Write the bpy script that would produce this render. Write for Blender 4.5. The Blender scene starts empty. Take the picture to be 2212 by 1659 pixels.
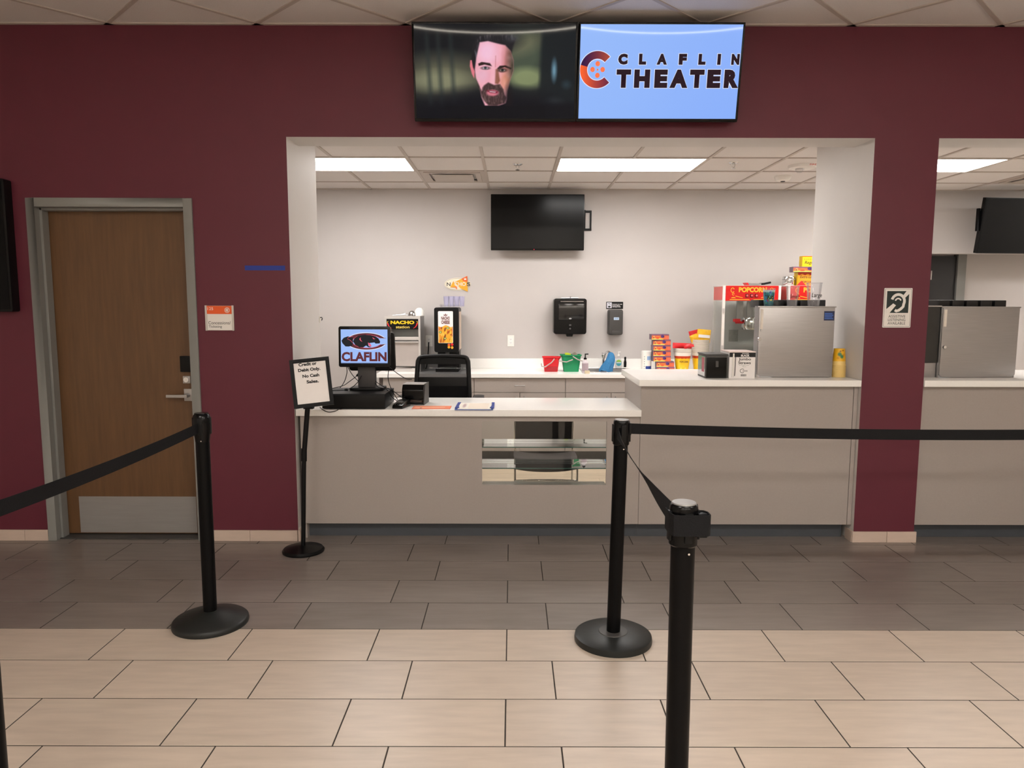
import bpy, bmesh, math, random
import numpy as np
from mathutils import Vector, Matrix, Euler
random.seed(7); np.random.seed(7)
PI = math.pi
sc = bpy.context.scene
C = sc.collection

# ------------------------------------------------------------------ camera, world, exposure
cd = bpy.data.cameras.new('camera'); cam = bpy.data.objects.new('camera', cd); C.objects.link(cam)
cd.sensor_width = 36.0; cd.lens = 36.0*1580/2212; cd.clip_start = 0.05
cam.matrix_world = Matrix.Translation((0, 0, 1.563)) @ Matrix.Rotation(math.radians(90-6.34), 4, 'X') @ Matrix.Rotation(0.0022, 4, 'Z')
sc.camera = cam
w = bpy.data.worlds.new('world'); sc.world = w; w.use_nodes = True
w.node_tree.nodes['Background'].inputs[0].default_value = (0.9, 0.95, 1, 1)
w.node_tree.nodes['Background'].inputs[1].default_value = 0.12
sc.view_settings.view_transform = 'Standard'; sc.view_settings.look = 'None'
sc.view_settings.exposure = 0.0; sc.view_settings.gamma = 1.0; sc.view_settings.use_curve_mapping = False
ROOM_LIGHT = 21.0      # emission of the troffers behind the counter
LOBBY_LIGHT = 76.0    # emission of the lobby troffers
LOBBY_COL = (1.0, 0.95, 0.89)

# ------------------------------------------------------------------ colour and material helpers
def lin(c):
    out = []
    for x in c[:3]:
        x = x/255.0
        out.append(x/12.92 if x <= 0.04045 else ((x+0.055)/1.055)**2.4)
    return tuple(out)
def lin4(c): return lin(c)+(1.0,)
MATS = {}
def M(name, col=(128, 128, 128), rough=0.5, metal=0.0, var=0.0, scale=20.0, stretch=(1, 1, 1), bump=0.0, rnd=0.0,
      emit=None, estr=1.0, spec=0.5, coord='Object', coat=0.0, detail=4.0):
    if name in MATS: return MATS[name]
    m = bpy.data.materials.new(name); m.use_nodes = True; MATS[name] = m
    nt = m.node_tree; N = nt.nodes; L = nt.links; b = N['Principled BSDF']
    b.inputs['Base Color'].default_value = lin4(col); b.inputs['Roughness'].default_value = rough
    b.inputs['Metallic'].default_value = metal; b.inputs['Specular IOR Level'].default_value = spec
    b.inputs['Coat Weight'].default_value = coat
    if emit is not None:
        b.inputs['Emission Color'].default_value = lin4(emit); b.inputs['Emission Strength'].default_value = estr
    if var or bump or rnd:
        tc = N.new('ShaderNodeTexCoord'); mp = N.new('ShaderNodeMapping'); mp.inputs['Scale'].default_value = stretch
        nz = N.new('ShaderNodeTexNoise'); nz.inputs['Scale'].default_value = scale; nz.inputs['Detail'].default_value = detail
        L.new(tc.outputs[coord], mp.inputs['Vector']); L.new(mp.outputs['Vector'], nz.inputs['Vector'])
        src = None
        if rnd:
            oi = N.new('ShaderNodeObjectInfo'); ad = N.new('ShaderNodeVectorMath'); ad.operation = 'ADD'
            mu = N.new('ShaderNodeMath'); mu.operation = 'MULTIPLY'; mu.inputs[1].default_value = 37.0
            L.new(oi.outputs['Random'], mu.inputs[0]); L.new(mp.outputs['Vector'], ad.inputs[0]); L.new(mu.outputs[0], ad.inputs[1])
            L.new(ad.outputs[0], nz.inputs['Vector'])
        mr = N.new('ShaderNodeMapRange'); mr.inputs[1].default_value = 0.25; mr.inputs[2].default_value = 0.75
        mr.inputs[3].default_value = 1-var; mr.inputs[4].default_value = 1+var
        L.new(nz.outputs['Fac'], mr.inputs[0]); fac = mr.outputs[0]
        if rnd:
            r2 = N.new('ShaderNodeMapRange'); r2.inputs[3].default_value = 1-rnd; r2.inputs[4].default_value = 1+rnd
            L.new(oi.outputs['Random'], r2.inputs[0]); m2 = N.new('ShaderNodeMath'); m2.operation = 'MULTIPLY'
            L.new(fac, m2.inputs[0]); L.new(r2.outputs[0], m2.inputs[1]); fac = m2.outputs[0]
        vm = N.new('ShaderNodeVectorMath'); vm.operation = 'SCALE'; vm.inputs[0].default_value = lin(col)
        L.new(fac, vm.inputs['Scale']); L.new(vm.outputs[0], b.inputs['Base Color'])
        if bump:
            bp = N.new('ShaderNodeBump'); bp.inputs['Strength'].default_value = bump; bp.inputs['Distance'].default_value = 0.004
            L.new(nz.outputs['Fac'], bp.inputs['Height']); L.new(bp.outputs[0], b.inputs['Normal'])
    return m
def M_attr(name, emission=0.0, rough=0.5, coat=0.0):
    if name in MATS: return MATS[name]
    m = bpy.data.materials.new(name); m.use_nodes = True; MATS[name] = m
    nt = m.node_tree; N = nt.nodes; L = nt.links; b = N['Principled BSDF']
    a = N.new('ShaderNodeVertexColor'); a.layer_name = 'Col'
    b.inputs['Roughness'].default_value = rough; b.inputs['Coat Weight'].default_value = coat
    if emission:
        b.inputs['Specular IOR Level'].default_value = 0.09
        b.inputs['Base Color'].default_value = (0.004, 0.004, 0.005, 1)
        L.new(a.outputs[0], b.inputs['Emission Color']); b.inputs['Emission Strength'].default_value = emission
    else: L.new(a.outputs[0], b.inputs['Base Color'])
    return m
def M_glass(name, tint=(245, 250, 248), refl=1.0, opacity=0.0, col=(255, 255, 255), k=1.0):
    if name in MATS: return MATS[name]
    m = bpy.data.materials.new(name); m.use_nodes = True; MATS[name] = m
    nt = m.node_tree; N = nt.nodes; L = nt.links; N.remove(N['Principled BSDF']); out = N['Material Output']
    tr = N.new('ShaderNodeBsdfTransparent'); tr.inputs[0].default_value = lin4(tint)
    gl = N.new('ShaderNodeBsdfGlossy'); gl.inputs['Roughness'].default_value = 0.02; gl.inputs[0].default_value = (refl, refl, refl, 1)
    fr = N.new('ShaderNodeFresnel'); fr.inputs[0].default_value = 1.45
    kk = N.new('ShaderNodeMath'); kk.operation = 'MULTIPLY'; kk.inputs[1].default_value = k; L.new(fr.outputs[0], kk.inputs[0])
    mx = N.new('ShaderNodeMixShader'); L.new(kk.outputs[0], mx.inputs[0]); L.new(tr.outputs[0], mx.inputs[1]); L.new(gl.outputs[0], mx.inputs[2])
    last = mx
    if opacity:
        df = N.new('ShaderNodeBsdfDiffuse'); df.inputs[0].default_value = lin4(col)
        m2 = N.new('ShaderNodeMixShader'); m2.inputs[0].default_value = opacity
        L.new(mx.outputs[0], m2.inputs[1]); L.new(df.outputs[0], m2.inputs[2]); last = m2
    L.new(last.outputs[0], out.inputs['Surface'])
    return m

maroon = M('maroon paint', (92, 28, 45), 0.55, var=0.035, scale=6, bump=0.05)
whitewall = M('off white wall paint', (214, 209, 205), 0.6, var=0.015, scale=5)
greywall = M('pale grey wall paint', (196, 190, 187), 0.6, var=0.015, scale=4)
lobbywall = M('greige lobby paint', (222, 216, 208), 0.7, var=0.02, scale=4)
beige_tile = M('beige porcelain', (184, 169, 154), 0.36, var=0.10, scale=5.0, stretch=(1, 6, 1), rnd=0.035, bump=0.16, detail=10)
dark_tile = M('charcoal porcelain', (125, 116, 110), 0.3, var=0.14, scale=4.0, stretch=(1, 6, 1), rnd=0.07, bump=0.16, detail=10)
grout = M('dark grout', (48, 42, 37), 0.9, var=0.1, scale=60)
base_tile = M('base porcelain', (200, 180, 166), 0.45, var=0.05, scale=8, stretch=(1, 1, 5), rnd=0.03)
acoustic = M('acoustic ceiling tile', (224, 219, 216), 0.9, var=0.05, scale=160, bump=0.25)
tgrid = M('white ceiling grid', (190, 180, 172), 0.5, var=0.02, scale=9)
taupe = M('taupe laminate', (162, 153, 147), 0.45, var=0.025, scale=90)
toe = M('dark toe kick', (66, 70, 76), 0.5, var=0.05, scale=12)
quartz = M('white quartz', (246, 244, 240), 0.22, var=0.02, scale=140)
plank_m = M('light oak vinyl', (190, 170, 146), 0.45, var=0.13, scale=4, stretch=(1, 9, 1), rnd=0.07, bump=0.05)
wood = M('walnut veneer', (98, 69, 42), 0.42, var=0.17, scale=5.0, stretch=(9, 9, 0.7), detail=7)
frame_grey = M('grey painted steel', (130, 130, 127), 0.45, var=0.02, scale=12)
steel = M('brushed steel', (172, 170, 170), 0.34, 0.85, var=0.06, scale=7, stretch=(1, 1, 30))
kick = M('satin kick plate', (150, 147, 145), 0.5, 0.35, var=0.05, scale=5, stretch=(1, 1, 12))
chrome = M('chrome', (215, 215, 215), 0.12, 1.0, var=0.02, scale=5)
alum = M('satin aluminium', (205, 200, 196), 0.4, 0.5, var=0.03, scale=10)
black = M('black plastic', (9, 9, 10), 0.42, spec=0.22, var=0.12, scale=30)
black_g = M('gloss black plastic', (7, 7, 8), 0.2, spec=0.22, var=0.1, scale=10)
black_m = M('matt black metal', (7, 7, 8), 0.35, spec=0.12, var=0.12, scale=40, bump=0.04)
rubber = M('charcoal rubber base', (30, 32, 31), 0.42, spec=0.35, var=0.08, scale=60, bump=0.08)
web = M('black webbing', (15, 15, 17), 0.8, spec=0.2, var=0.2, scale=260, bump=0.3)
dgrey = M('dark grey plastic', (62, 60, 58), 0.5, var=0.05, scale=30)
white_p = M('white plastic', (236, 232, 226), 0.4, var=0.01, scale=30)
paper = M('white paper', (240, 236, 234), 0.8, var=0.01, scale=30)
ink = M('black ink', (22, 22, 24), 0.7, var=0.05, scale=30)
glass = M_glass('clear glass', (250, 252, 251), k=0.55)
greenglass = M_glass('float glass shelf', (240, 248, 245), k=1.7)
edgeglass = M('green glass edge', (60, 92, 86), 0.2, var=0.05, scale=20)
clearp = M_glass('clear plastic', (252, 252, 253), 0.8, 0.06, (244, 244, 248), 0.35)
lilacp = M_glass('lilac tinted clear plastic', (246, 245, 252), 0.8, 0.30, (222, 220, 240), 0.35)
meshfab = M_glass('black mesh fabric', (150, 150, 152), 0.1, 0.50, (38, 38, 40))
art = M_attr('printed colours', 0, 0.5)
artg = M_attr('glossy printed colours', 0, 0.3, 0.2)
screen_m = M_attr('lit screen', 1.0, 0.03)
offscreen = M('dark screen glass', (9, 9, 10), 0.2, spec=0.15, var=0.05, scale=4)
orange = M('orange plastic', (232, 92, 30), 0.5, var=0.02, scale=20)
red = M('red plastic', (214, 28, 38), 0.4, var=0.03, scale=20)
green = M('green plastic', (10, 134, 84), 0.4, var=0.03, scale=20)
yellow = M('yellow card', (246, 200, 24), 0.5, var=0.03, scale=20)
blue = M('blue painter tape', (38, 58, 142), 0.75, var=0.06, scale=50)
gold = M('gold print', (246, 178, 50), 0.45, var=0.04, scale=30)

# ------------------------------------------------------------------ mesh helpers
class MB:
    def __init__(s): s.v = []; s.f = []; s.m = []
    def add(s, vs, fs, m=0):
        o = len(s.v); s.v += [tuple(p) for p in vs]
        for f in fs: s.f.append([i+o for i in f]); s.m.append(m)
        return s
    def box(s, x0, x1, y0, y1, z0, z1, m=0, mf=None):
        vs = [(x0, y0, z0), (x1, y0, z0), (x1, y1, z0), (x0, y1, z0), (x0, y0, z1), (x1, y0, z1), (x1, y1, z1), (x0, y1, z1)]
        fs = [[0, 3, 2, 1], [4, 5, 6, 7], [0, 1, 5, 4], [1, 2, 6, 5], [2, 3, 7, 6], [3, 0, 4, 7]]
        o = len(s.v); s.v += vs
        for k, f in enumerate(fs): s.f.append([i+o for i in f]); s.m.append(mf if (mf is not None and k == 2) else m)
        return s
    def prism(s, pts, d0, d1, axis='Y', m=0):       # polygon extruded along an axis; pts are (x,z) for Y, (y,z) for X, (x,y) for Z
        def P(p, d): return (p[0], d, p[1]) if axis == 'Y' else ((d, p[0], p[1]) if axis == 'X' else (p[0], p[1], d))
        n = len(pts); vs = [P(p, d0) for p in pts]+[P(p, d1) for p in pts]
        fs = [list(range(n)), list(range(2*n-1, n-1, -1))]+[[i, n+i, n+(i+1) % n, (i+1) % n] for i in range(n)]
        return s.add(vs, fs, m)
    def lathe(s, prof, n=32, c=(0, 0, 0), axis='Z', m=0, cap=True, sx=1, sy=1):
        vs = []; fs = []
        for r, z in prof:
            for k in range(n):
                a = 2*PI*k/n; x, y = r*math.cos(a)*sx, r*math.sin(a)*sy
                p = (x, y, z) if axis == 'Z' else ((x, z, y) if axis == 'Y' else (z, x, y))
                vs.append((p[0]+c[0], p[1]+c[1], p[2]+c[2]))
        for i in range(len(prof)-1):
            for k in range(n): fs.append([i*n+k, i*n+(k+1) % n, (i+1)*n+(k+1) % n, (i+1)*n+k])
        if cap:
            fs.append(list(range(n-1, -1, -1))); fs.append([(len(prof)-1)*n+k for k in range(n)])
        return s.add(vs, fs, m)
    def cyl(s, p0, p1, r, n=16, r1=None, m=0): return s.tube([p0, p1], r, n, m, r1)
    def tube(s, pts, r, n=8, m=0, r1=None):
        pts = [Vector(p) for p in pts]; vs = []; fs = []; k = len(pts); up = None
        for i, p in enumerate(pts):
            t = (pts[min(i+1, k-1)]-pts[max(i-1, 0)]).normalized()
            if up is None:
                up = Vector((0, 0, 1)) if abs(t.z) < 0.9 else Vector((1, 0, 0))
            a = (up-t*up.dot(t)).normalized(); up = a; b = t.cross(a)
            rr = r if r1 is None else r+(r1-r)*i/(k-1)
            for j in range(n):
                q = p+a*rr*math.cos(2*PI*j/n)+b*rr*math.sin(2*PI*j/n); vs.append(tuple(q))
        for i in range(k-1):
            for j in range(n): fs.append([i*n+j, i*n+(j+1) % n, (i+1)*n+(j+1) % n, (i+1)*n+j])
        fs.append(list(range(n-1, -1, -1))); fs.append([(k-1)*n+j for j in range(n)])
        return s.add(vs, fs, m)
    def poly(s, pts, y=0.0, m=0):                   # flat polygon in the XZ plane facing -Y
        return s.add([(p[0], y, p[1]) for p in pts], [list(range(len(pts)))], m)
    def stroke(s, pts, wd, y=0.0, m=0, closed=False):   # flat pen stroke in the XZ plane
        k = len(pts); P = [Vector(p) for p in pts]; vs = []
        for i in range(k):
            a = P[(i-1) % k] if (closed or i > 0) else P[i]; b = P[(i+1) % k] if (closed or i < k-1) else P[i]
            t = (b-a); t = t.normalized() if t.length > 0 else Vector((1, 0)); n = Vector((-t.y, t.x))
            ww = wd if not callable(wd) else wd(i/(k-1))
            vs += [(P[i].x+n.x*ww/2, y, P[i].y+n.y*ww/2), (P[i].x-n.x*ww/2, y, P[i].y-n.y*ww/2)]
        fs = [[2*i+1, 2*i+3, 2*i+2, 2*i] for i in range(k-1)]
        if closed: fs.append([2*k-1, 1, 0, 2*k-2])
        return s.add(vs, fs, m)
def rrect(x0, x1, z0, z1, r, n=5):
    out = []
    for cx, cz, a0 in ((x1-r, z0+r, -PI/2), (x1-r, z1-r, 0), (x0+r, z1-r, PI/2), (x0+r, z0+r, PI)):
        for k in range(n+1):
            a = a0+PI/2*k/n; out.append((cx+r*math.cos(a), cz+r*math.sin(a)))
    return out
def arc(cx, cz, rx, rz, a0, a1, n=24):
    return [(cx+rx*math.cos(math.radians(a0+(a1-a0)*k/n)), cz+rz*math.sin(math.radians(a0+(a1-a0)*k/n))) for k in range(n+1)]
def spline(P, n=10):
    P = [Vector(p) for p in P]; out = []
    for i in range(len(P)-1):
        p0 = P[max(i-1, 0)]; p1 = P[i]; p2 = P[i+1]; p3 = P[min(i+2, len(P)-1)]
        for k in range(n):
            t = k/n
            out.append(tuple(0.5*((2*p1)+(p2-p0)*t+(2*p0-5*p1+4*p2-p3)*t*t+(3*p1-p0-3*p2+p3)*t**3)))
    out.append(tuple(P[-1])); return out
def link(name, me, parent=None, loc=(0, 0, 0), rot=(0, 0, 0)):
    o = bpy.data.objects.new(name, me); C.objects.link(o); o.parent = parent; o.location = loc; o.rotation_euler = rot
    return o
def obj(name, mb, mats, parent=None, loc=(0, 0, 0), rot=(0, 0, 0), bevel=0.0, seg=2, smooth=True):
    me = bpy.data.meshes.new(name); me.from_pydata(mb.v, [], mb.f)
    if not isinstance(mats, (list, tuple)): mats = [mats]
    for m in mats: me.materials.append(m)
    me.polygons.foreach_set('material_index', mb.m)
    bm = bmesh.new(); bm.from_mesh(me)
    if bevel: 
        bmesh.ops.remove_doubles(bm, verts=bm.verts, dist=1e-6)
        es = [e for e in bm.edges if len(e.link_faces) == 2 and e.calc_face_angle(0) > 0.5]
        bmesh.ops.bevel(bm, geom=es, offset=bevel, segments=seg, profile=0.7, affect='EDGES', clamp_overlap=True)
    bmesh.ops.recalc_face_normals(bm, faces=bm.faces) if not getattr(mb, 'flat', False) else None
    bm.to_mesh(me); bm.free()
    if smooth:
        me.polygons.foreach_set('use_smooth', [True]*len(me.polygons)); me.set_sharp_from_angle(angle=math.radians(38))
    me.update()
    return link(name, me, parent, loc, rot)
def thing(name, label, cat, loc=(0, 0, 0), rotz=0.0, group=None):
    o = link(name, None, None, loc, (0, 0, rotz)); o.empty_display_size = 0.1
    return tag(o, label, cat, group)
def tag(o, label, cat, group=None):
    o['label'] = label; o['category'] = cat
    if group: o['group'] = group
    return o
def struct(o, label=None):
    o['kind'] = 'structure'
    if label: o['label'] = label
    return o
def copy_tree(o, parent=None):
    c = o.copy(); C.objects.link(c); c.parent = parent
    for ch in list(o.children): copy_tree(ch, c)
    return c
def flat(name, mb, mat, parent, loc=(0, 0, 0), rot=(0, 0, 0)):
    mb.flat = True
    return obj(name, mb, mat, parent, loc, rot, smooth=False)
_tc = {}
def text(s, mat, parent, x, y, z, wd, h, name='lettering', bold=0.0, slant=0.0, align='L', rot=(0, 0, 0), onx=False, space=1.0):
    """lettering in the XZ plane facing -Y, fitted to width wd and height h, lower left corner at x, z"""
    cu = bpy.data.curves.new('t', 'FONT'); cu.body = s; cu.offset = bold; cu.shear = slant; cu.resolution_u = 3; cu.space_character = space; cu.fill_mode = 'FRONT'
    to = bpy.data.objects.new('t', cu); me = bpy.data.meshes.new_from_object(to)
    bpy.data.objects.remove(to); bpy.data.curves.remove(cu)
    n = len(me.vertices); co = np.empty(n*3); me.vertices.foreach_get('co', co); co = co.reshape(-1, 3)
    mn = co.min(0); mx = co.max(0); k = np.array([wd/(mx[0]-mn[0]), h/(mx[1]-mn[1])])
    out = np.zeros_like(co); out[:, 0] = (co[:, 0]-mn[0])*k[0]; out[:, 2] = (co[:, 1]-mn[1])*k[1]
    me.vertices.foreach_set('co', out.ravel()); me.materials.clear(); me.materials.append(mat); me.name = name; me.update()
    return link(name, me, parent, (x, y, z), rot)
def colour(me, cols):
    a = me.color_attributes.new('Col', 'FLOAT_COLOR', 'POINT')
    buf = np.ones((len(me.vertices), 4)); s = np.clip(cols, 0, 255)/255.0
    buf[:, :3] = np.where(s <= 0.04045, s/12.92, ((s+0.055)/1.055)**2.4); a.data.foreach_set('color', buf.astype(np.float32).ravel())
def paint(name, fn, x0, x1, z0, z1, nx, ny, mat, parent, y=0.0, loc=(0, 0, 0), rot=(0, 0, 0), bow=0.0):
    """flat print in the XZ plane facing -Y; fn(u, v) -> rgb 0..255 with u across and v downwards"""
    u, v = np.meshgrid(np.linspace(0, 1, nx), np.linspace(0, 1, ny))
    X = x0+(x1-x0)*u; Z = z1-(z1-z0)*v; Yv = np.full_like(X, y)-bow*(1-(2*u-1)**2)*(1-(2*v-1)**2)
    vs = np.stack([X, Yv, Z], -1).reshape(-1, 3); i = np.arange(nx*ny).reshape(ny, nx)
    fs = np.stack([i[1:, :-1], i[1:, 1:], i[:-1, 1:], i[:-1, :-1]], -1).reshape(-1, 4)
    me = bpy.data.meshes.new(name); me.from_pydata(vs.tolist(), [], fs.tolist()); me.materials.append(mat)
    colour(me, fn(u, v).reshape(-1, 3)); me.update()
    if bow: me.polygons.foreach_set('use_smooth', [True]*len(me.polygons))
    return link(name, me, parent, loc, rot)
def lathe_paint(name, prof, n, fn, mat, parent=None, loc=(0, 0, 0), rot=(0, 0, 0)):
    """surface of revolution with print; fn(a, v, z): a in 0..1 round the axis (0.75 faces -Y), v along the profile"""
    pr = np.array(prof); k = len(pr); a = np.linspace(0, 1, n+1); A, V = np.meshgrid(a, np.arange(k))
    R = pr[V, 0]; Zv = pr[V, 1]; vs = np.stack([R*np.cos(2*PI*A), R*np.sin(2*PI*A), Zv], -1).reshape(-1, 3)
    i = np.arange(k*(n+1)).reshape(k, n+1)
    fs = np.stack([i[:-1, :-1], i[:-1, 1:], i[1:, 1:], i[1:, :-1]], -1).reshape(-1, 4)
    me = bpy.data.meshes.new(name); me.from_pydata(vs.tolist(), [], fs.tolist()); me.materials.append(mat)
    colour(me, fn(A, V/(k-1), Zv).reshape(-1, 3)); me.polygons.foreach_set('use_smooth', [True]*len(me.polygons)); me.update()
    return link(name, me, parent, loc, rot)
# painting primitives on pixel grids
def ell(x, y, cx, cy, rx, ry, soft=0.15, rot=0.0):
    c, s = math.cos(math.radians(rot)), math.sin(math.radians(rot)); dx, dy = x-cx, y-cy
    d = np.sqrt(((c*dx+s*dy)/rx)**2+((-s*dx+c*dy)/ry)**2); return np.clip((1+soft-d)/(2*soft), 0, 1)
def pol(x, y, pts, soft=1.5):
    ins = np.zeros(x.shape, bool); dist = np.full(x.shape, 1e9); n = len(pts)
    for i in range(n):
        x0, y0 = pts[i]; x1, y1 = pts[(i+1) % n]
        c = ((y0 > y) != (y1 > y)) & (x < (x1-x0)*(y-y0)/((y1-y0) or 1e-9)+x0); ins ^= c
        ex, ey = x1-x0, y1-y0; t = np.clip(((x-x0)*ex+(y-y0)*ey)/(ex*ex+ey*ey+1e-12), 0, 1)
        dist = np.minimum(dist, np.hypot(x-x0-t*ex, y-y0-t*ey))
    return np.clip(0.5+np.where(ins, dist, -dist)/(2*soft), 0, 1)
def over(im, m, col, a=1.0): return im*(1-a*m[..., None])+np.array(col, float)*(a*m[..., None])
def base(u, col): return np.zeros(u.shape+(3,))+np.array(col, float)

# ================================================================== the setting
WY = 4.68            # face of the maroon wall
LX0, LX1, LY0, LZ = -4.6, 6.6, -4.6, 3.25
RY, RZ = 7.73, 2.73  # back wall and ceiling of the room behind the counter
RX0, RX1 = -3.4, 6.6
TP, TD = 0.6125, 0.312
LINZ = 2.80
# lobby floor: slab, tiles near the counter one by one, plain field behind the viewer
fl = struct(obj('floor', MB().box(LX0, LX1, LY0, 5.6, -0.10, -0.0009), grout), 'lobby floor of long beige tiles with a charcoal band along the counter')
y_rows = 3.37
tile_me = {}
for dark in (0, 1):
    b = MB().box(0.0024, TP-0.0024, 0.0024, TD-0.0024, -0.010, 0.0)
    o = obj('tile', b, dark_tile if dark else beige_tile, fl, bevel=0.0012, seg=1, smooth=False); tile_me[dark] = o.data; bpy.data.objects.remove(o)
for r in range(-9, 5):
    yy = y_rows+r*TD; off = -0.022 if r % 2 else 0.178
    for k in range(-7, 8):
        x = off+k*TP
        if x < -4.2 or x > 4.4: continue
        link('tile', tile_me[1 if r >= 0 else 0], fl, (x, yy, 0))
obj('tile_field', MB().box(LX0, LX1, LY0, y_rows-9*TD-0.0015, -0.01, 0.0).box(LX0, -4.21, y_rows-9*TD, 5.6, -0.01, 0).box(5.01, LX1, y_rows-9*TD, 5.6, -0.01, 0), beige_tile, fl)
# floor of the room behind the counter, vinyl planks
f2 = struct(obj('floor', MB().box(RX0, RX1, 5.6, 9.4, -0.10, -0.004).box(-1.40, 6.0, 4.95, 5.6, -0.0039, -0.003), plank_m), 'light oak vinyl floor behind the counter')
pm = None
for r in range(14):
    for k in range(5):
        x = -1.9+k*1.22+(r*0.47) % 1.22-0.61
        if pm is None:
            o = obj('plank', MB().box(0.001, 1.219, 0.001, 0.179, -0.003, 0.0), plank_m, f2, (x, 4.98+r*0.18, 0)); pm = o.data
        else: link('plank', pm, f2, (x, 4.98+r*0.18, 0))
# front wall: maroon on the lobby side, white in the reveals
DX0, DX1, DZ = -3.046, -2.005, 2.208
OX0, OX1, OZ, PX1 = -1.405, 2.25, 2.583, 2.648
wb = MB()
wb.box(LX0, DX0, WY, 5.35, 0, LZ, 0, 1).box(DX0, DX1, WY, 5.35, DZ, LZ, 0, 1).box(DX1, OX0, WY, 5.36, 0, LZ, 0, 1)
wb.box(DX0, DX1, 5.0, 5.35, 0, DZ, 0)
wb.box(OX0, OX1, WY, 4.95, OZ, LZ, 0, 1).box(OX1, PX1, WY, 5.56, 0, LZ, 0, 1).box(PX1, 6.0, WY, 4.95, OZ, LZ, 0, 1).box(6.0, LX1, WY, 5.35, 0, LZ, 0, 1)
struct(obj('wall_front', wb, [whitewall, maroon], smooth=False), 'maroon lobby wall with white reveals around the two service openings')
struct(obj('wall_left', MB().box(LX0-0.1, LX0, LY0, 5.35, 0, LZ), lobbywall))
struct(obj('wall_right', MB().box(LX1, LX1+0.1, LY0, 9.4, 0, LZ), lobbywall))
struct(obj('wall_behind', MB().box(LX0, LX1, LY0-0.1, LY0, 0, LZ), lobbywall))
# back room walls
struct(obj('wall_back', MB().box(RX0, 4.30, RY, RY+0.1, 0, RZ+0.3).box(4.30, RX1, RY+0.06, RY+0.16, 2.085, RZ+0.3), greywall), 'pale grey back wall behind the counter')
struct(obj('wall_alcove', MB().box(4.2, RX1, 8.36, 8.46, 0, 2.6).box(4.20, 4.30, RY+0.1, 8.36, 0, 2.6).box(4.3, RX1, RY+0.16, 8.36, 2.5, 2.6), greywall), 'pale wall of the alcove under the bulkhead')
struct(obj('wall_side', MB().box(RX0-0.1, RX0, 5.3, RY+0.1, 0, RZ+0.3), greywall))
# baseboards of porcelain
def baseboard(name, x0, x1, cuts):
    r = struct(obj(name, MB().box(x0, x1, WY-0.004, WY-0.0005, 0.0, 0.070), grout))
    for a, b in zip(cuts[:-1], cuts[1:]): obj('tile', MB().box(a+0.001, b-0.001, WY-0.014, WY-0.003, 0.0005, 0.073), base_tile, r, bevel=0.001, seg=1, smooth=False)
baseboard('baseboard_left', LX0, DX0, [LX0, -4.4, -4.1, -3.8, -3.5, -3.2, DX0])
baseboard('baseboard_middle', DX1, OX0, [DX1, -1.97, -1.72, OX0-0.002])
baseboard('baseboard_right', OX1, PX1, [OX1-0.012, 2.465, PX1+0.012])
o = struct(obj('baseboard_return', MB().box(OX1-0.014, OX1-0.001, WY, 4.77, 0.0, 0.073).box(OX0+0.001, OX0+0.014, WY-0.01, 4.77, 0, 0.073), base_tile))

# lobby ceiling: slab, grid turned 45 degrees with single tiles near the wall
cl = struct(obj('ceiling', MB().box(LX0, LX1, LY0, WY, LZ+0.012, LZ+0.08), acoustic), 'lobby ceiling of square acoustic tiles set diagonally')
def clip(poly, f):
    out = []
    for i in range(len(poly)):
        a, b = poly[i], poly[(i+1) % len(poly)]; fa, fb = f(a), f(b)
        if fa >= 0: out.append(a)
        if (fa >= 0) != (fb >= 0): t = fa/(fa-fb); out.append((a[0]+(b[0]-a[0])*t, a[1]+(b[1]-a[1])*t))
    return out
PT = 0.64; D = PT/math.sqrt(2); ox, oy = -2.462+D, WY-0.022
gridb = MB()
for i in range(-14, 15):
    for j in range(-14, 15):
        cx = ox+(i-j)*D; cy = oy+(i+j)*D-2*D
        if cy < 2.6 or cy > WY+D or cx < -4.4 or cx > 6.3: continue
        g = 0.012
        pl = clip([(cx-D+g, cy), (cx, cy-D+g), (cx+D-g, cy), (cx, cy+D-g)], lambda p: WY-0.024-p[1])
        if len(pl) > 2: obj('tile', MB().prism(pl, LZ+0.0, LZ+0.010, 'Z'), acoustic, cl, smooth=False)
        for a, b in (((cx-D, cy), (cx, cy-D)), ((cx, cy-D), (cx+D, cy))):
            v = Vector((b[0]-a[0], b[1]-a[1])).normalized(); n = (-v.y*g, v.x*g)
            pl = clip([(a[0]-n[0], a[1]-n[1]), (b[0]-n[0], b[1]-n[1]), (b[0]+n[0], b[1]+n[1]), (a[0]+n[0], a[1]+n[1])], lambda p: WY-0.001-p[1])
            if len(pl) > 2: gridb.prism(pl, LZ-0.007, LZ+0.004, 'Z')
gridb.box(LX0, LX1, WY-0.024, WY-0.001, LZ-0.007, LZ+0.004)
obj('ceiling_grid', gridb, tgrid, cl, smooth=False)
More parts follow.
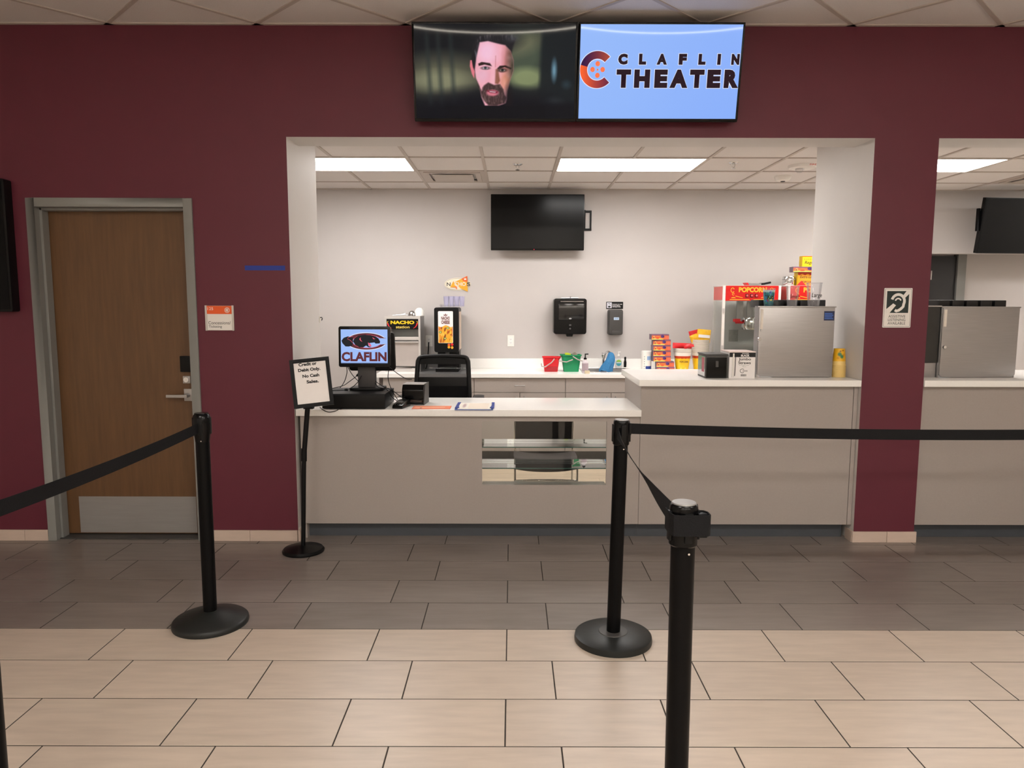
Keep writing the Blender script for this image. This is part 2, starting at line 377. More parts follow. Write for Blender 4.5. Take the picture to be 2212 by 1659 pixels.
# room ceiling
c2 = struct(obj('ceiling', MB().box(RX0, RX1, 4.95, RY+0.06, RZ+0.014, RZ+0.08), acoustic), 'white tile ceiling of the room behind the counter')
gx = [0.37+k*0.61 for k in range(-7, 11)]; gy = [4.84+k*0.61 for k in range(0, 6)]
lights = {(-4, 2), (-3, 2), (0, 2), (1, 2), (4, 2), (5, 2), (8, 2), (9, 2)}
vent_cell = (-2, 3)
gb = MB(); t_me = None
for i in range(-7, 10):
    for j in range(0, 5):
        x0, y0 = 0.37+i*0.61, 4.84+j*0.61; x1 = x0+0.61; y1 = y0+0.61
        if (i, j) in lights or (i, j) in (vent_cell, (7, 3)): continue
        if x1 < RX0 or x0 > RX1: continue
        full = y1 <= RY and y0 >= 4.95 and x0 > RX0 and x1 < RX1
        if full and t_me: link('tile', t_me, c2, (x0, y0, RZ)); continue
        o = obj('tile', MB().box(0.012+max(0, RX0-x0), min(0.598, RX1-x0), 0.012+max(0, 4.95-y0), min(0.598, RY-y0), 0.0, 0.012), acoustic, c2, (x0, y0, RZ), smooth=False)
        if full: t_me = o.data
for k, x in zip(range(-7, 11), gx):
    if k in (-3, 1, 5, 9): gb.box(x-0.012, x+0.012, 4.95, 6.06, RZ-0.008, RZ+0.003).box(x-0.012, x+0.012, 6.67, RY, RZ-0.008, RZ+0.003)
    else: gb.box(x-0.012, x+0.012, 4.95, RY, RZ-0.008, RZ+0.003)
for y in gy:
    if 4.95 < y < RY: gb.box(RX0, RX1, y-0.012, y+0.012, RZ-0.0075, RZ+0.003)
gb.box(RX0, RX1, RY-0.02, RY, RZ-0.008, RZ+0.003)
obj('ceiling_grid', gb, tgrid, c2, smooth=False)

# ------------------------------------------------------------------ ceiling lights
led = M('troffer diffuser', (255, 252, 244), 0.6, emit=(255, 252, 249), estr=ROOM_LIGHT)
led2 = M('lobby troffer diffuser', (255, 246, 230), 0.6, emit=(255, 255, 255), estr=LOBBY_LIGHT)
led2.node_tree.nodes['Principled BSDF'].inputs['Emission Color'].default_value = LOBBY_COL+(1,)
def troffer(x0, y0, wx, wy, z, mat, label, grp):
    t = thing('ceiling_light', label, 'light', (x0+wx/2, y0+wy/2, z), 0, grp)
    a, b = wx/2, wy/2; f = 0.022
    fb = MB().box(-a, a, -b, -b+f, -0.009, 0.006).box(-a, a, b-f, b, -0.009, 0.006).box(-a, -a+f, -b+f, b-f, -0.009, 0.006).box(a-f, a, -b+f, b-f, -0.009, 0.006)
    obj('frame', fb, tgrid, t); obj('diffuser', MB().box(-a+f, a-f, -b+f, b-f, -0.005, 0.004), mat, t, smooth=False)
for i, lb in ((-4, 'bright ceiling panel light left of the air vent, cut off by the left reveal'), (0, 'bright ceiling panel light right of the air vent, over the wall screen'), (4, 'bright ceiling panel light in the right-hand opening beyond the maroon pillar'), (8, 'added unseen ceiling panel light outside the right edge, brightening the alcove')):  # last one is out of view, added to brighten the alcove wall
    troffer(0.37+i*0.61, 6.06, 1.22, 0.61, RZ, led, lb, 'panel lights in the counter room')
for x in (-1.3, 0.9, 3.1):
    for y in (0.6, -2.7):
        troffer(x-0.6, y-0.12, 1.2, 0.24, LZ-0.012, led2, 'slim lobby ceiling light above the queue, %s row, %s' % ('front' if y > 0 else 'rear', {-1.3: 'left', 0.9: 'middle', 3.1: 'right'}[x]), 'lobby ceiling lights')
t = thing('linear_light', 'long thin wall light at the far side of the lobby, mirrored in the screens', 'light', (1.0, LY0, LINZ))
obj('housing', MB().box(-5.2, 5.2, 0.0005, 0.05, -0.03, 0.03), tgrid, t); obj('diffuser', MB().box(-5.18, 5.18, 0.05, 0.056, -0.008, 0.008), M('linear diffuser', (255, 250, 240), 0.6, emit=(255, 246, 230), estr=95.0, var=0.01), t)

# ------------------------------------------------------------------ ceiling fittings in the room
for ci, lb in ((-2, 'white square ceiling air vent between the two panel lights'), (7, 'ceiling air vent at the right edge above the angled wall screen')):
    t = thing('air_vent', lb, 'vent', (0.37+ci*0.61+0.305, 4.84+3*0.61+0.305, RZ), 0, 'ceiling vents')
    fb = MB(); a = 0.30
    for k, (h0, h1, z) in enumerate(((0.30, 0.255, 0.0), (0.255, 0.21, -0.006))):
        fb.box(-h0, h0, -h0, -h1, z-0.006, z+0.004).box(-h0, h0, h1, h0, z-0.006, z+0.004).box(-h0, -h1, -h1, h1, z-0.006, z+0.004).box(h1, h0, -h1, h1, z-0.006, z+0.004)
    obj('frame', fb, tgrid, t); obj('throat', MB().box(-0.21, 0.21, -0.21, 0.21, 0.03, 0.05), black, t)
    obj('face_plate', MB().box(-0.185, 0.185, -0.185, 0.185, -0.022, -0.014), tgrid, t, bevel=0.003)
for x, y, lb in ((0.043, 6.36, 'pendent sprinkler head in ceiling above the dark wall screen'), (1.845, 6.27, 'pendent sprinkler head in ceiling right of the panel light')):
    t = thing('sprinkler', lb, 'sprinkler', (x, y, RZ), 0, 'ceiling sprinklers')
    obj('escutcheon', MB().lathe([(0.002, -0.012), (0.03, -0.010), (0.042, -0.001), (0.042, 0)], 24), chrome, t)
    obj('frame_arm', MB().tube([(-0.012, 0, -0.01), (-0.012, 0, -0.03), (0, 0, -0.045)], 0.003).tube([(0.012, 0, -0.01), (0.012, 0, -0.03), (0, 0, -0.045)], 0.003), chrome, t)
    obj('deflector', MB().lathe([(0.001, -0.050), (0.018, -0.049), (0.018, -0.046), (0.001, -0.045)], 20), chrome, t)
t = thing('fire_alarm', 'white round ceiling fire alarm with clear strobe beside the right reveal', 'alarm', (2.47, 6.40, RZ))
obj('body', MB().lathe([(0.085, -0.03), (0.11, -0.022), (0.115, 0)], 32), white_p, t)
obj('strobe', MB().lathe([(0.02, -0.062), (0.034, -0.05), (0.036, -0.03)], 20, c=(-0.03, -0.02, 0)), clearp, t)
text('FIRE', red, t, 0.02, -0.112, -0.018, 0.055, 0.014)
t = thing('smoke_detector', 'small white smoke detector in ceiling corner by the right reveal', 'detector', (2.50, 6.93, RZ))
obj('body', MB().lathe([(0.03, -0.045), (0.055, -0.04), (0.072, -0.02), (0.075, 0)], 32), white_p, t)
obj('sensor', MB().lathe([(0.012, -0.052), (0.02, -0.05), (0.022, -0.04)], 16), dgrey, t)

# ------------------------------------------------------------------ door in the lobby wall
d = struct(thing('door_1', 'brown wood veneer door with grey steel frame and metal kick plate', 'door', (0, 0, 0)))
del d['category']
fw = 0.055
fr = MB()
for s, x in ((1, DX0), (-1, DX1)):
    xs = sorted((x, x+s*fw)); fr.box(xs[0], xs[1], WY-0.014, 4.99, 0, DZ)
    xs = sorted((x+s*fw, x+s*(fw+0.016))); fr.box(xs[0], xs[1], WY+0.035, WY+0.10, 0, DZ-fw)
fr.box(DX0+fw, DX1-fw, WY-0.014, 4.99, DZ-fw, DZ).box(DX0+fw, DX1-fw, WY+0.035, WY+0.10, DZ-fw-0.016, DZ-fw)
obj('frame', fr, frame_grey, d, bevel=0.002, seg=1)
dy = WY+0.105
pn = obj('panel', MB().box(DX0+fw+0.003, DX1-fw-0.003, dy, dy+0.044, 0.014, DZ-fw-0.003), wood, d, bevel=0.001, seg=1)
obj('kick_plate', MB().box(-2.90, -2.115, dy-0.002, dy, 0.02, 0.268), kick, d, bevel=0.0006, seg=1)
obj('threshold', MB().box(DX0+fw, DX1-fw, WY+0.02, 4.95, 0.0005, 0.008), dgrey, d, bevel=0.003)
obj('card_reader', MB().box(-2.170, -2.10, dy-0.022, dy, 1.108, 1.212), black, d, bevel=0.004)
k = obj('lock_cylinder', MB().box(-2.160, -2.112, dy-0.012, dy, 1.032, 1.080), steel, d, bevel=0.002)
obj('keyway', MB().lathe([(0.016, -0.010), (0.016, 0)], 20, c=(-2.136, dy-0.012, 1.056), axis='Y').box(-2.1375, -2.1345, dy-0.0235, dy-0.0215, 1.048, 1.064), chrome, k)
lv = obj('rose_plate', MB().box(-2.158, -2.100, dy-0.010, dy, 0.915, 0.995), steel, d, bevel=0.002)
obj('lever', MB().cyl((-2.128, dy-0.008, 0.952), (-2.128, dy-0.055, 0.952), 0.011).box(-2.252, -2.115, dy-0.066, dy-0.052, 0.943, 0.962), steel, lv, bevel=0.003)

# ------------------------------------------------------------------ things on the maroon wall
t = thing('wall_display', 'dark wall screen cut off by the left edge of the photo', 'screen', (-3.66, WY, 1.90))
obj('housing', MB().prism(rrect(-0.545, 0.53, -0.40, 0.415, 0.012), -0.075, -0.002), black, t, bevel=0.004)
obj('screen', MB().box(-0.53, 0.515, -0.078, -0.0745, -0.385, 0.40), offscreen, t)
t = tag(obj('painter_tape', MB().box(-1.692, -1.437, WY-0.0012, WY-0.0001, 1.763, 1.793), blue), 'strip of blue painter tape on maroon wall by the opening', 'tape')
# room sign
t = thing('room_sign', 'small white and orange room sign beside the wooden door', 'sign', (-1.861, WY, 1.462))
obj('back_plate', MB().box(-0.088, 0.088, -0.008, -0.0005, -0.078, 0.078), white_p, t, bevel=0.001, seg=1)
for s in (-1, 1): obj('side_rail', MB().box(s*0.085-0.006, s*0.085+0.006, -0.014, -0.001, -0.080, 0.080), alum, t, bevel=0.002)
obj('orange_band', MB().box(-0.079, 0.079, -0.0105, -0.008, 0.026, 0.077), orange, t, smooth=False)
text('125', white_p, t, -0.074, -0.0112, 0.050, 0.036, 0.018)
e = flat('emblem', MB().stroke(arc(0.050, 0.050, 0.015, 0.015, 0, 360, 28)[:-1], 0.003, closed=True).stroke(arc(0.05, 0.05, 0.008, 0.008, 20, 340, 18), 0.003).poly(arc(0.05, 0.05, 0.005, 0.005, 0, 360, 14)[:-1]), white_p, t, (0, -0.0112, 0))
text('Concessions/', ink, t, -0.073, -0.0088, -0.040, 0.142, 0.020); text('Ticketing', ink, t, -0.071, -0.0088, -0.066, 0.083, 0.020)
# assistive listening sign
t = thing('listening_sign', 'white sign with a crossed ear symbol on the maroon pillar', 'sign', (2.450, WY, 1.536))
dk = M('deep green ink', (16, 36, 34), 0.5, var=0.05, scale=20)
obj('plate', MB().prism(rrect(-0.090, 0.088, -0.125, 0.125, 0.006), -0.005, -0.0005), white_p, t)
flat('border', MB().stroke(rrect(-0.084, 0.082, -0.119, 0.119, 0.004)[::1], 0.0018, closed=True), dgrey, t, (0, -0.0056, 0))
flat('symbol_field', MB().poly([(-0.072, -0.032), (0.068, -0.032), (0.068, 0.106), (-0.072, 0.106)]), dk, t, (0, -0.0058, 0))
flat('diagonal_bar', MB().poly([(-0.072, -0.032), (-0.050, -0.032), (-0.012, 0.016), (-0.030, 0.028), (-0.072, -0.008)]), white_p, t, (0, -0.0064, 0))
flat('diagonal_bar', MB().poly([(0.030, 0.078), (0.050, 0.106), (0.068, 0.106), (0.068, 0.088), (0.044, 0.064)]), white_p, t, (0, -0.0064, 0))
earp = arc(0.0, 0.042, 0.040, 0.042, 165, -25, 22)+[(0.034, 0.008), (0.020, -0.006), (0.006, -0.016), (-0.008, -0.020), (-0.018, -0.014)]
flat('ear', MB().stroke(earp, 0.017).stroke(arc(0.0, 0.040, 0.018, 0.019, 165, 20, 14), 0.009), white_p, t, (0, -0.0070, 0))
for s_, z_, w_ in (('ASSISTIVE', -0.062, 0.108), ('LISTENING', -0.084, 0.110), ('AVAILABLE', -0.106, 0.112)): text(s_, dk, t, -w_/2-0.002, -0.0058, z_, w_, 0.0165)
# ------------------------------------------------------------------ two big menu screens above the opening
SW, SH = 0.972, 0.548
def big_screen(x, label):
    t = thing('menu_screen', label, 'screen', (x, 4.585, 2.655)); t.rotation_euler = (math.radians(11.0), 0, 0)
    obj('housing', MB().box(-SW/2, SW/2, 0.0, 0.05, 0, SH).box(-SW*0.36, SW*0.36, 0.05, 0.075, 0.08, SH-0.1), black, t, bevel=0.004)
    b = 0.011
    obj('bezel', MB().box(-SW/2, SW/2, -0.006, 0.0, 0, 0.018).box(-SW/2, SW/2, -0.006, 0, SH-b, SH).box(-SW/2, -SW/2+b, -0.006, 0, 0.018, SH-b).box(SW/2-b, SW/2, -0.006, 0, 0.018, SH-b), black_g, t, bevel=0.0015)
    obj('wall_bracket', MB().box(-0.25, 0.25, 0.075, 0.085, 0.12, 0.40), black_m, t)
    return t
def face_art(u, v):
    x = 898+346*u; y = 52+210*v
    im = base(u, (20, 22, 26))
    im = over(im, ell(x, y, 960, 165, 90, 40, .6), (120, 118, 92), .75)
    im = over(im, ell(x, y, 950, 178, 70, 22, .5), (150, 150, 118), .6)
    im = over(im, ell(x, y, 1130, 120, 60, 70, .55), (86, 98, 78), .75)
    im = over(im, ell(x, y, 1140, 170, 40, 22, .4), (150, 160, 112), .75)
    im = over(im, ell(x, y, 1135, 95, 40, 20, .6, -25), (126, 120, 92), .5)
    for cx in (921, 945, 972): im = over(im, pol(x, y, [(cx, 60), (cx+6, 60), (cx+14, 235), (cx+6, 235)], 5), (40, 48, 48), .7)
    im = over(im, pol(x, y, [(1172, 60), (1250, 60), (1250, 262), (1165, 262)], 5), (22, 28, 32), .95)
    im = over(im, ell(x, y, 1199, 153, 5, 20, .7), (110, 150, 170), .9)
    im = over(im, ell(x, y, 1200, 224, 16, 9, .7), (60, 66, 68), .6)
    im = over(im, ell(x, y, 1226, 185, 8, 8, .8), (50, 70, 80), .6)
    im = over(im, ell(x, y, 1068, 262, 150, 62, .35), (12, 13, 22), .97)
    im = over(im, pol(x, y, [(898, 236), (1244, 228), (1244, 262), (898, 262)], 7), (12, 13, 20), .9)
    im = over(im, pol(x, y, [(898, 52), (1244, 52), (1244, 64), (898, 72)], 8), (26, 27, 30), .8)
    # head: hair, ear, face, beard
    hx = lambda a: 960+a*0.1266
    hy = lambda a: 50+a*0.1266
    P = lambda pts: [(hx(a), hy(b)) for a, b in pts]
    def vn(fx, fy, seed):
        g = np.random.RandomState(seed).rand(64, 64); a, b = (x*fx) % 63, (y*fy) % 63; i, j = a.astype(int), b.astype(int); p, q = a-i, b-j
        return (g[i, j]*(1-p)+g[i+1, j]*p)*(1-q)+(g[i, j+1]*(1-p)+g[i+1, j+1]*p)*q
    nz = 2.4*(vn(.55, .10, 3)-.38)
    im = over(im, pol(x, y, P([(470, 700), (490, 420), (560, 260), (700, 190), (900, 180), (1100, 190), (1230, 260), (1180, 420), (1150, 560), (560, 820), (520, 900)]), 2), (30, 28, 32))
    im = over(im, pol(x, y, P([(560, 330), (620, 230), (760, 200), (1180, 200), (1220, 290), (1000, 300), (700, 300)]), 2)*np.clip(nz, 0, 1), (150, 146, 150), .8)
    im = over(im, ell(x, y, hx(1150), hy(270), 14, 7, .5, -12)*np.clip(.5+.5*np.sin(y*2.4+x*.3), 0, 1), (150, 156, 164), .8)
    im = over(im, pol(x, y, P([(530, 480), (590, 340), (610, 480), (560, 640)]), 1.5)*np.clip(.6+nz, 0, 1), (150, 152, 168), .55)
    im = over(im, pol(x, y, P([(455, 640), (480, 640), (500, 760), (530, 840), (520, 960), (480, 880), (447, 740)]), 1), (222, 120, 132))
    skin = pol(x, y, P([(620, 330), (760, 310), (920, 350), (1050, 380), (1140, 480), (1190, 640), (1190, 820), (1130, 1000), (1090, 1180), (1085, 1330), (1060, 1400), (930, 1445), (700, 1445), (640, 1290), (610, 1100), (550, 950), (530, 800), (560, 600)]), 1.5)
    im = over(im, ell(x, y, hx(880), hy(330), 50, 22, .5, -6), (34, 32, 36), .85); im = over(im, skin, (236, 166, 180))
    im = over(im, skin*ell(x, y, hx(740), hy(500), 20, 26, .6), (244, 200, 226), .75)
    im = over(im, skin*ell(x, y, hx(660), hy(900), 13, 14, .6), (228, 178, 198), .7)
    im = over(im, skin*ell(x, y, hx(1120), hy(640), 13, 42, .5), (170, 96, 88), .65)
    im = over(im, skin*ell(x, y, hx(1205), hy(780), 13, 60, .7), (66, 62, 50), .95)
    im = over(im, skin*ell(x, y, hx(1040), hy(1010), 11, 22, .6), (208, 136, 96), .6)
    im = over(im, pol(x, y, P([(880, 800), (930, 780), (960, 1000), (930, 1060), (870, 1050)]), 1.6)*skin, (120, 70, 48), .8)
    im = over(im, pol(x, y, P([(820, 700), (880, 720), (885, 860), (870, 1060), (790, 1040), (800, 900)]), 2)*skin, (240, 178, 190), .7)
    im = over(im, pol(x, y, P([(884, 560), (895, 560), (890, 760), (878, 760)]), 1)*skin, (160, 84, 84), .5)
    im = over(im, pol(x, y, P([(590, 700), (650, 670), (790, 690), (825, 745), (700, 715), (600, 740)]), 1), (46, 32, 30), .95)
    im = over(im, pol(x, y, P([(915, 780), (960, 735), (1060, 730), (1160, 775), (1150, 800), (1040, 760), (930, 800)]), 1), (40, 28, 26), .95)
    im = over(im, ell(x, y, hx(715), hy(778), 10, 3.6, .35), (70, 50, 54), .9)
    im = over(im, ell(x, y, hx(710), hy(776), 6, 2.6, .3), (206, 200, 206), .8)
    im = over(im, ell(x, y, hx(712), hy(772), 3.0, 3.0, .3), (40, 48, 52), .95)
    im = over(im, ell(x, y, hx(1000), hy(815), 10, 4.5, .35), (58, 40, 36), .9)
    im = over(im, ell(x, y, hx(1005), hy(815), 5.5, 2.4, .3), (196, 188, 178), .7)
    im = over(im, ell(x, y, hx(1004), hy(812), 3.0, 3.0, .3), (30, 30, 32), .95)
    st = np.clip(.45+.9*vn(.6, .22, 8), 0, 1)
    beard = np.maximum(pol(x, y, P([(690, 1080), (760, 1030), (860, 1075), (960, 1060), (1020, 1150), (1040, 1250), (1070, 1300), (1040, 1400), (900, 1445), (760, 1440), (680, 1350), (640, 1270), (612, 1120), (650, 1180), (660, 1120)]), 1.6), pol(x, y, P([(560, 1000), (640, 1180), (660, 1290), (620, 1220)]), 1.5)*.7)
    im = over(im, skin*(vn(.12, .12, 5)-.5)[...], (255, 214, 220), .25); im = over(im, beard, (58, 40, 40), .95); im = over(im, beard*(1-st), (150, 120, 118), .9)
    im = over(im, ell(x, y, hx(830), hy(1215), 13, 7, .25), (214, 120, 136), .95)
    im = over(im, pol(x, y, P([(720, 1165), (800, 1170), (930, 1190), (910, 1225), (800, 1215), (740, 1190)]), 1), (120, 36, 56), .95)
    im = over(im, pol(x, y, P([(770, 1180), (890, 1195), (880, 1212), (790, 1200)]), .8), (220, 205, 210), .85)
    im = over(im, ell(x, y, hx(1110), hy(1330), 8, 26, .7), (24, 18, 22), .9); im = over(im, pol(x, y, [(960, 233), (1180, 233), (1180, 262), (960, 262)], 1), (10, 11, 18))
    return im
t = big_screen(-0.105, 'overhead menu screen showing a bearded man, left of the pair')
paint('picture', face_art, -SW/2+0.011, SW/2-0.011, 0.018, SH-0.011, 330, 190, screen_m, t, y=-0.003, bow=0.0008)
t = big_screen(0.873, 'overhead menu screen with pale blue theater logo, right of the pair')
def blue_art(u, v): return base(u, (146, 182, 250))+np.stack([np.cos(u*3)*4-v*3, np.cos(u*3)*4-v*2, u*0], -1)
paint('picture', blue_art, -SW/2+0.011, SW/2-0.011, 0.018, SH-0.011, 40, 24, screen_m, t, y=-0.003, bow=0.0008)
inkl = M('screen ink', (20, 12, 16), 0.3, spec=0.05, emit=(38, 22, 30), estr=1.0, var=0.03, scale=20)
halo = M('screen white', (60, 60, 60), 0.3, spec=0.05, emit=(226, 232, 255), estr=1.0, var=0.01, scale=20)
lox = -SW/2+0.011
for mt, bo, yy in ((halo, 0.105, -0.0045), (inkl, 0.082, -0.0060)):
    g = (bo-0.082)*0.13
    xs = [0.238, 0.361, 0.466, 0.597, 0.713, 0.825, 0.908]; ws = [0.056, 0.043, 0.062, 0.047, 0.043, 0.020, 0.048]
    for ch, a, w_ in zip('CLAFLIN', xs, ws): text(ch, mt, t, lox+a-0.012-g, yy, 0.319-g, w_+2*g, 0.060+2*g, bold=bo)
    xs = [0.232, 0.338, 0.459, 0.550, 0.669, 0.773, 0.874]; ws = [0.086, 0.094, 0.078, 0.108, 0.086, 0.080, 0.088]
    for ch, a, w_ in zip('THEATER', xs, ws): text(ch, mt, t, lox+a-0.012-g, yy, 0.191-g, w_+2*g, 0.102+2*g, bold=bo*0.9)
cc = (lox+0.104, 0.291)
def c_logo(name, r0, r1, a0, a1, mat, y, dx=0, dz=0, taper=0):
    mb = MB(); n = 40; pts_o = arc(cc[0], cc[1], r1, r1, a0, a1, n); pts_i = [(cc[0]+dx+(r0+taper*(k/n))*math.cos(math.radians(a0+(a1-a0)*k/n)), cc[1]+dz+(r0+taper*(k/n))*math.sin(math.radians(a0+(a1-a0)*k/n))) for k in range(n+1)]
    for k in range(n): mb.poly([pts_o[k], pts_o[k+1], pts_i[k+1], pts_i[k]])
    mb2 = MB(); mb2.v = mb.v; mb2.f = mb.f; mb2.m = mb.m; mb2.flat = True
    o = flat(name, mb2, mat, t, (0, y, 0)); return o
def grad_screen(o, fn):
    n = len(o.data.vertices); co = np.empty(n*3); o.data.vertices.foreach_get('co', co); co = co.reshape(-1, 3); colour(o.data, fn(co[:, 0]-cc[0], co[:, 2]-cc[1]))
c_logo('logo_halo', 0.056, 0.106, 42, 318, halo, -0.0045)
o = c_logo('logo_upper', 0.060, 0.102, 44, 228, screen_m, -0.0060)
grad_screen(o, lambda x, z: np.stack([120+900*x*0.9, 48+380*x, 60-100*x+0*z], -1))
o = c_logo('logo_lower', 0.060, 0.102, 165, 316, screen_m, -0.0068, taper=0)
grad_screen(o, lambda x, z: np.stack([170-900*x, 62-400*x, 56+100*x+0*z], -1))
for dx, dz, r in ((0, 0.033, 0.0135), (0, -0.031, 0.0135), (-0.030, 0.001, 0.0135), (0.030, 0.001, 0.0135), (0, 0, 0.005)):
    flat('logo_reel_hole', MB().poly(arc(cc[0]+0.002+dx, cc[1]+dz, r, r*1.06, 0, 360, 20)[:-1]), M('screen orange', (200, 86, 40), 0.2, emit=(206, 88, 44), estr=1.0, var=0.02, scale=20), t, (0, -0.0060, 0))

# ================================================================== counters
# ticket counter with its display window
TX0, TX1 = OX0+0.022, 0.838; PY = 4.722; TZ = 0.872
WX0, WX1, WZ0, WZ1 = -0.196, 0.621, 0.369, 0.793
t = thing('ticket_counter', 'low taupe ticket counter with a glass display window in its front', 'counter', (0, 0, 0))
pb = MB().box(TX0, WX0, PY, PY+0.02, 0.105, 0.829).box(WX1, TX1-0.001, PY, PY+0.02, 0.105, 0.829).box(WX0, WX1, PY, PY+0.02, 0.105, WZ0).box(WX0, WX1, PY, PY+0.02, WZ1, 0.829)
obj('front_panel', pb, taupe, t, smooth=False)
obj('toe_kick', MB().box(TX0, TX1, 4.79, 4.805, 0.0005, 0.105), toe, t)
obj('side_panel', MB().box(TX0, TX0+0.02, PY+0.02, 5.28, 0.0005, 0.829), taupe, t)
obj('case_side', MB().box(WX0-0.072, WX0-0.0505, PY+0.02, PY+0.045, 0.10, 0.829), taupe, t)
obj('case_side', MB().box(WX1+0.0605, WX1+0.080, PY+0.02, PY+0.045, 0.10, 0.829), taupe, t)
obj('case_floor', MB().box(WX0, WX1, PY+0.02, PY+0.10, WZ0-0.018, WZ0), alum, t)
obj('window_pane', MB().box(WX0+0.001, WX1-0.001, PY+0.004, PY+0.010, WZ0+0.001, WZ1-0.001), glass, t)
for z in (0.614, 0.472):
    s = obj('glass_shelf', MB().box(WX0-0.05, WX1+0.06, PY+0.035, PY+0.315, z-0.0035, z+0.0035), greenglass, t)
    obj('polished_edge', MB().box(WX0-0.05, WX1+0.06, PY+0.0335, PY+0.035, z-0.0035, z+0.0035), edgeglass, s)
tag(obj('ticket_countertop', MB().box(OX0+0.004, TX1+0.002, 4.69, 5.31, 0.8295, TZ), quartz, bevel=0.004), 'white quartz top of the low ticket counter', 'countertop')
# high bar counter
BZ = 1.072
def bar(name_label, top_label, x0, x1, xt0, xt1, seams):
    t = thing('bar_counter', name_label, 'counter', (0, 0, 0), 0, 'high bar counters')
    e = [x0]+seams+[x1]
    for a, b in zip(e[:-1], e[1:]): obj('front_panel', MB().box(a+0.0004, b-0.0004, 4.720, 4.740, 0.105, 1.030), taupe, t, smooth=False)
    obj('toe_kick', MB().box(x0, x1, 4.79, 4.805, 0.0005, 0.105), toe, t)
    obj('end_panel', MB().box(x0, x0+0.02, 4.741, 5.40, 0.105, 1.030), taupe, t)
    obj('back_panel', MB().box(x0+0.02, x1, 5.38, 5.40, 0.0005, 1.030), taupe, t)
    tag(obj('bar_countertop', MB().box(xt0, xt1, 4.672, 5.45, 1.0305, BZ), quartz, bevel=0.004), top_label, 'countertop', 'bar tops')
bar('high taupe bar counter under the straws and steel drink case', 'white quartz bar top under the straw box', 0.839, OX1-0.03, 0.818, OX1-0.004, [])
bar('taupe bar counter in the right-hand opening beyond the pillar', 'white quartz bar top in the right-hand opening', PX1+0.005, 5.99, PX1+0.004, 5.995, [4.3])
tag(obj('filler_strip', MB().box(OX1-0.028, OX1-0.002, 4.716, 4.736, 0.105, 1.028), taupe), 'narrow taupe filler strip between bar panel and right reveal', 'trim')
# back run of cabinets
CY = 7.115
def cabinet(x0, x1, label, drawer=True, doors=None):
    t = thing('base_cabinet', label, 'cabinet', (0, 0, 0), 0, 'base cabinets along the back wall')
    obj('body', MB().box(x0, x1, CY+0.022, RY-0.003, 0.10, 0.8345), taupe, t, smooth=False)
    obj('toe_kick', MB().box(x0, x1, CY+0.08, CY+0.10, 0.0005, 0.10), toe, t)
    g = 0.0025
    dr = obj('drawer', MB().box(x0+g, x1-g, CY, CY+0.02, 0.690, 0.826), taupe, t, bevel=0.001, seg=1, smooth=False)
    xm = (x0+x1)/2
    if drawer: obj('handle', MB().cyl((xm-0.052, CY-0.028, 0.758), (xm+0.052, CY-0.028, 0.758), 0.005, 10).cyl((xm-0.045, CY-0.028, 0.758), (xm-0.045, CY, 0.758), 0.004, 8).cyl((xm+0.045, CY-0.028, 0.758), (xm+0.045, CY, 0.758), 0.004, 8), steel, dr)
    for k in (0, 1):
        a, b = (x0, xm) if k == 0 else (xm, x1)
        d_ = obj('door', MB().box(a+g, b-g, CY, CY+0.02, 0.105, 0.685), taupe, t, bevel=0.001, seg=1, smooth=False)
        hx = b-0.04 if k == 0 else a+0.04
        obj('handle', MB().cyl((hx, CY-0.028, 0.55), (hx, CY-0.028, 0.655), 0.005, 10).cyl((hx, CY-0.028, 0.56), (hx, CY, 0.56), 0.004, 8).cyl((hx, CY-0.028, 0.645), (hx, CY, 0.645), 0.004, 8), steel, d_)
cabinet(-1.265, -0.371, 'taupe base cabinet under the nacho warmer')
cabinet(-0.371, 0.524, 'taupe base cabinet with a steel drawer pull below the wall outlet')
cabinet(0.524, 1.42, 'taupe base cabinet under the sink, plain drawer front', False)
cabinet(1.42, 2.32, 'taupe base cabinet behind the bar under the candy boxes')
cabinet(2.32, 3.22, 'taupe base cabinet behind the bar under the popcorn machines')
tag(obj('end_panel', MB().box(-1.300, -1.266, CY+0.002, RY-0.003, 0.0005, 0.8345), M('dark end panel', (74, 66, 62), 0.5, var=0.04, scale=20)), 'dark end panel at the left end of the back cabinets', 'panel')
SX0, SX1, SY0, SY1 = 0.735, 1.20, 7.265, 7.665
t = thing('back_worktop', 'long white quartz worktop with upstand along the back wall', 'countertop', (0, 0, 0))
x0, x1 = -1.325, 4.2
obj('top', MB().box(x0, SX0, CY-0.015, RY-0.004, 0.835, 0.872).box(SX1, x1, CY-0.015, RY-0.004, 0.835, 0.872).box(SX0, SX1, CY-0.015, SY0, 0.835, 0.872).box(SX0, SX1, SY1, RY-0.004, 0.835, 0.872), quartz, t, smooth=False)
obj('upstand', MB().box(x0, x1, RY-0.022, RY-0.002, 0.872, 0.978), quartz, t, bevel=0.002, seg=1)
t = thing('sink', 'stainless steel drop-in sink behind the bar corner', 'sink', (0, 0, 0))
rb = MB(); a, b, c_, d_ = SX0-0.025, SX1+0.025, SY0-0.025, SY1+0.012
rb.box(a, b, c_, SY0+0.01, 0.8725, 0.879).box(a, b, SY1-0.01, d_, 0.8725, 0.879).box(a, SX0+0.01, SY0+0.01, SY1-0.01, 0.8725, 0.879).box(SX1-0.01, b, SY0+0.01, SY1-0.01, 0.8725, 0.879)
obj('rim', rb, chrome, t, bevel=0.002)
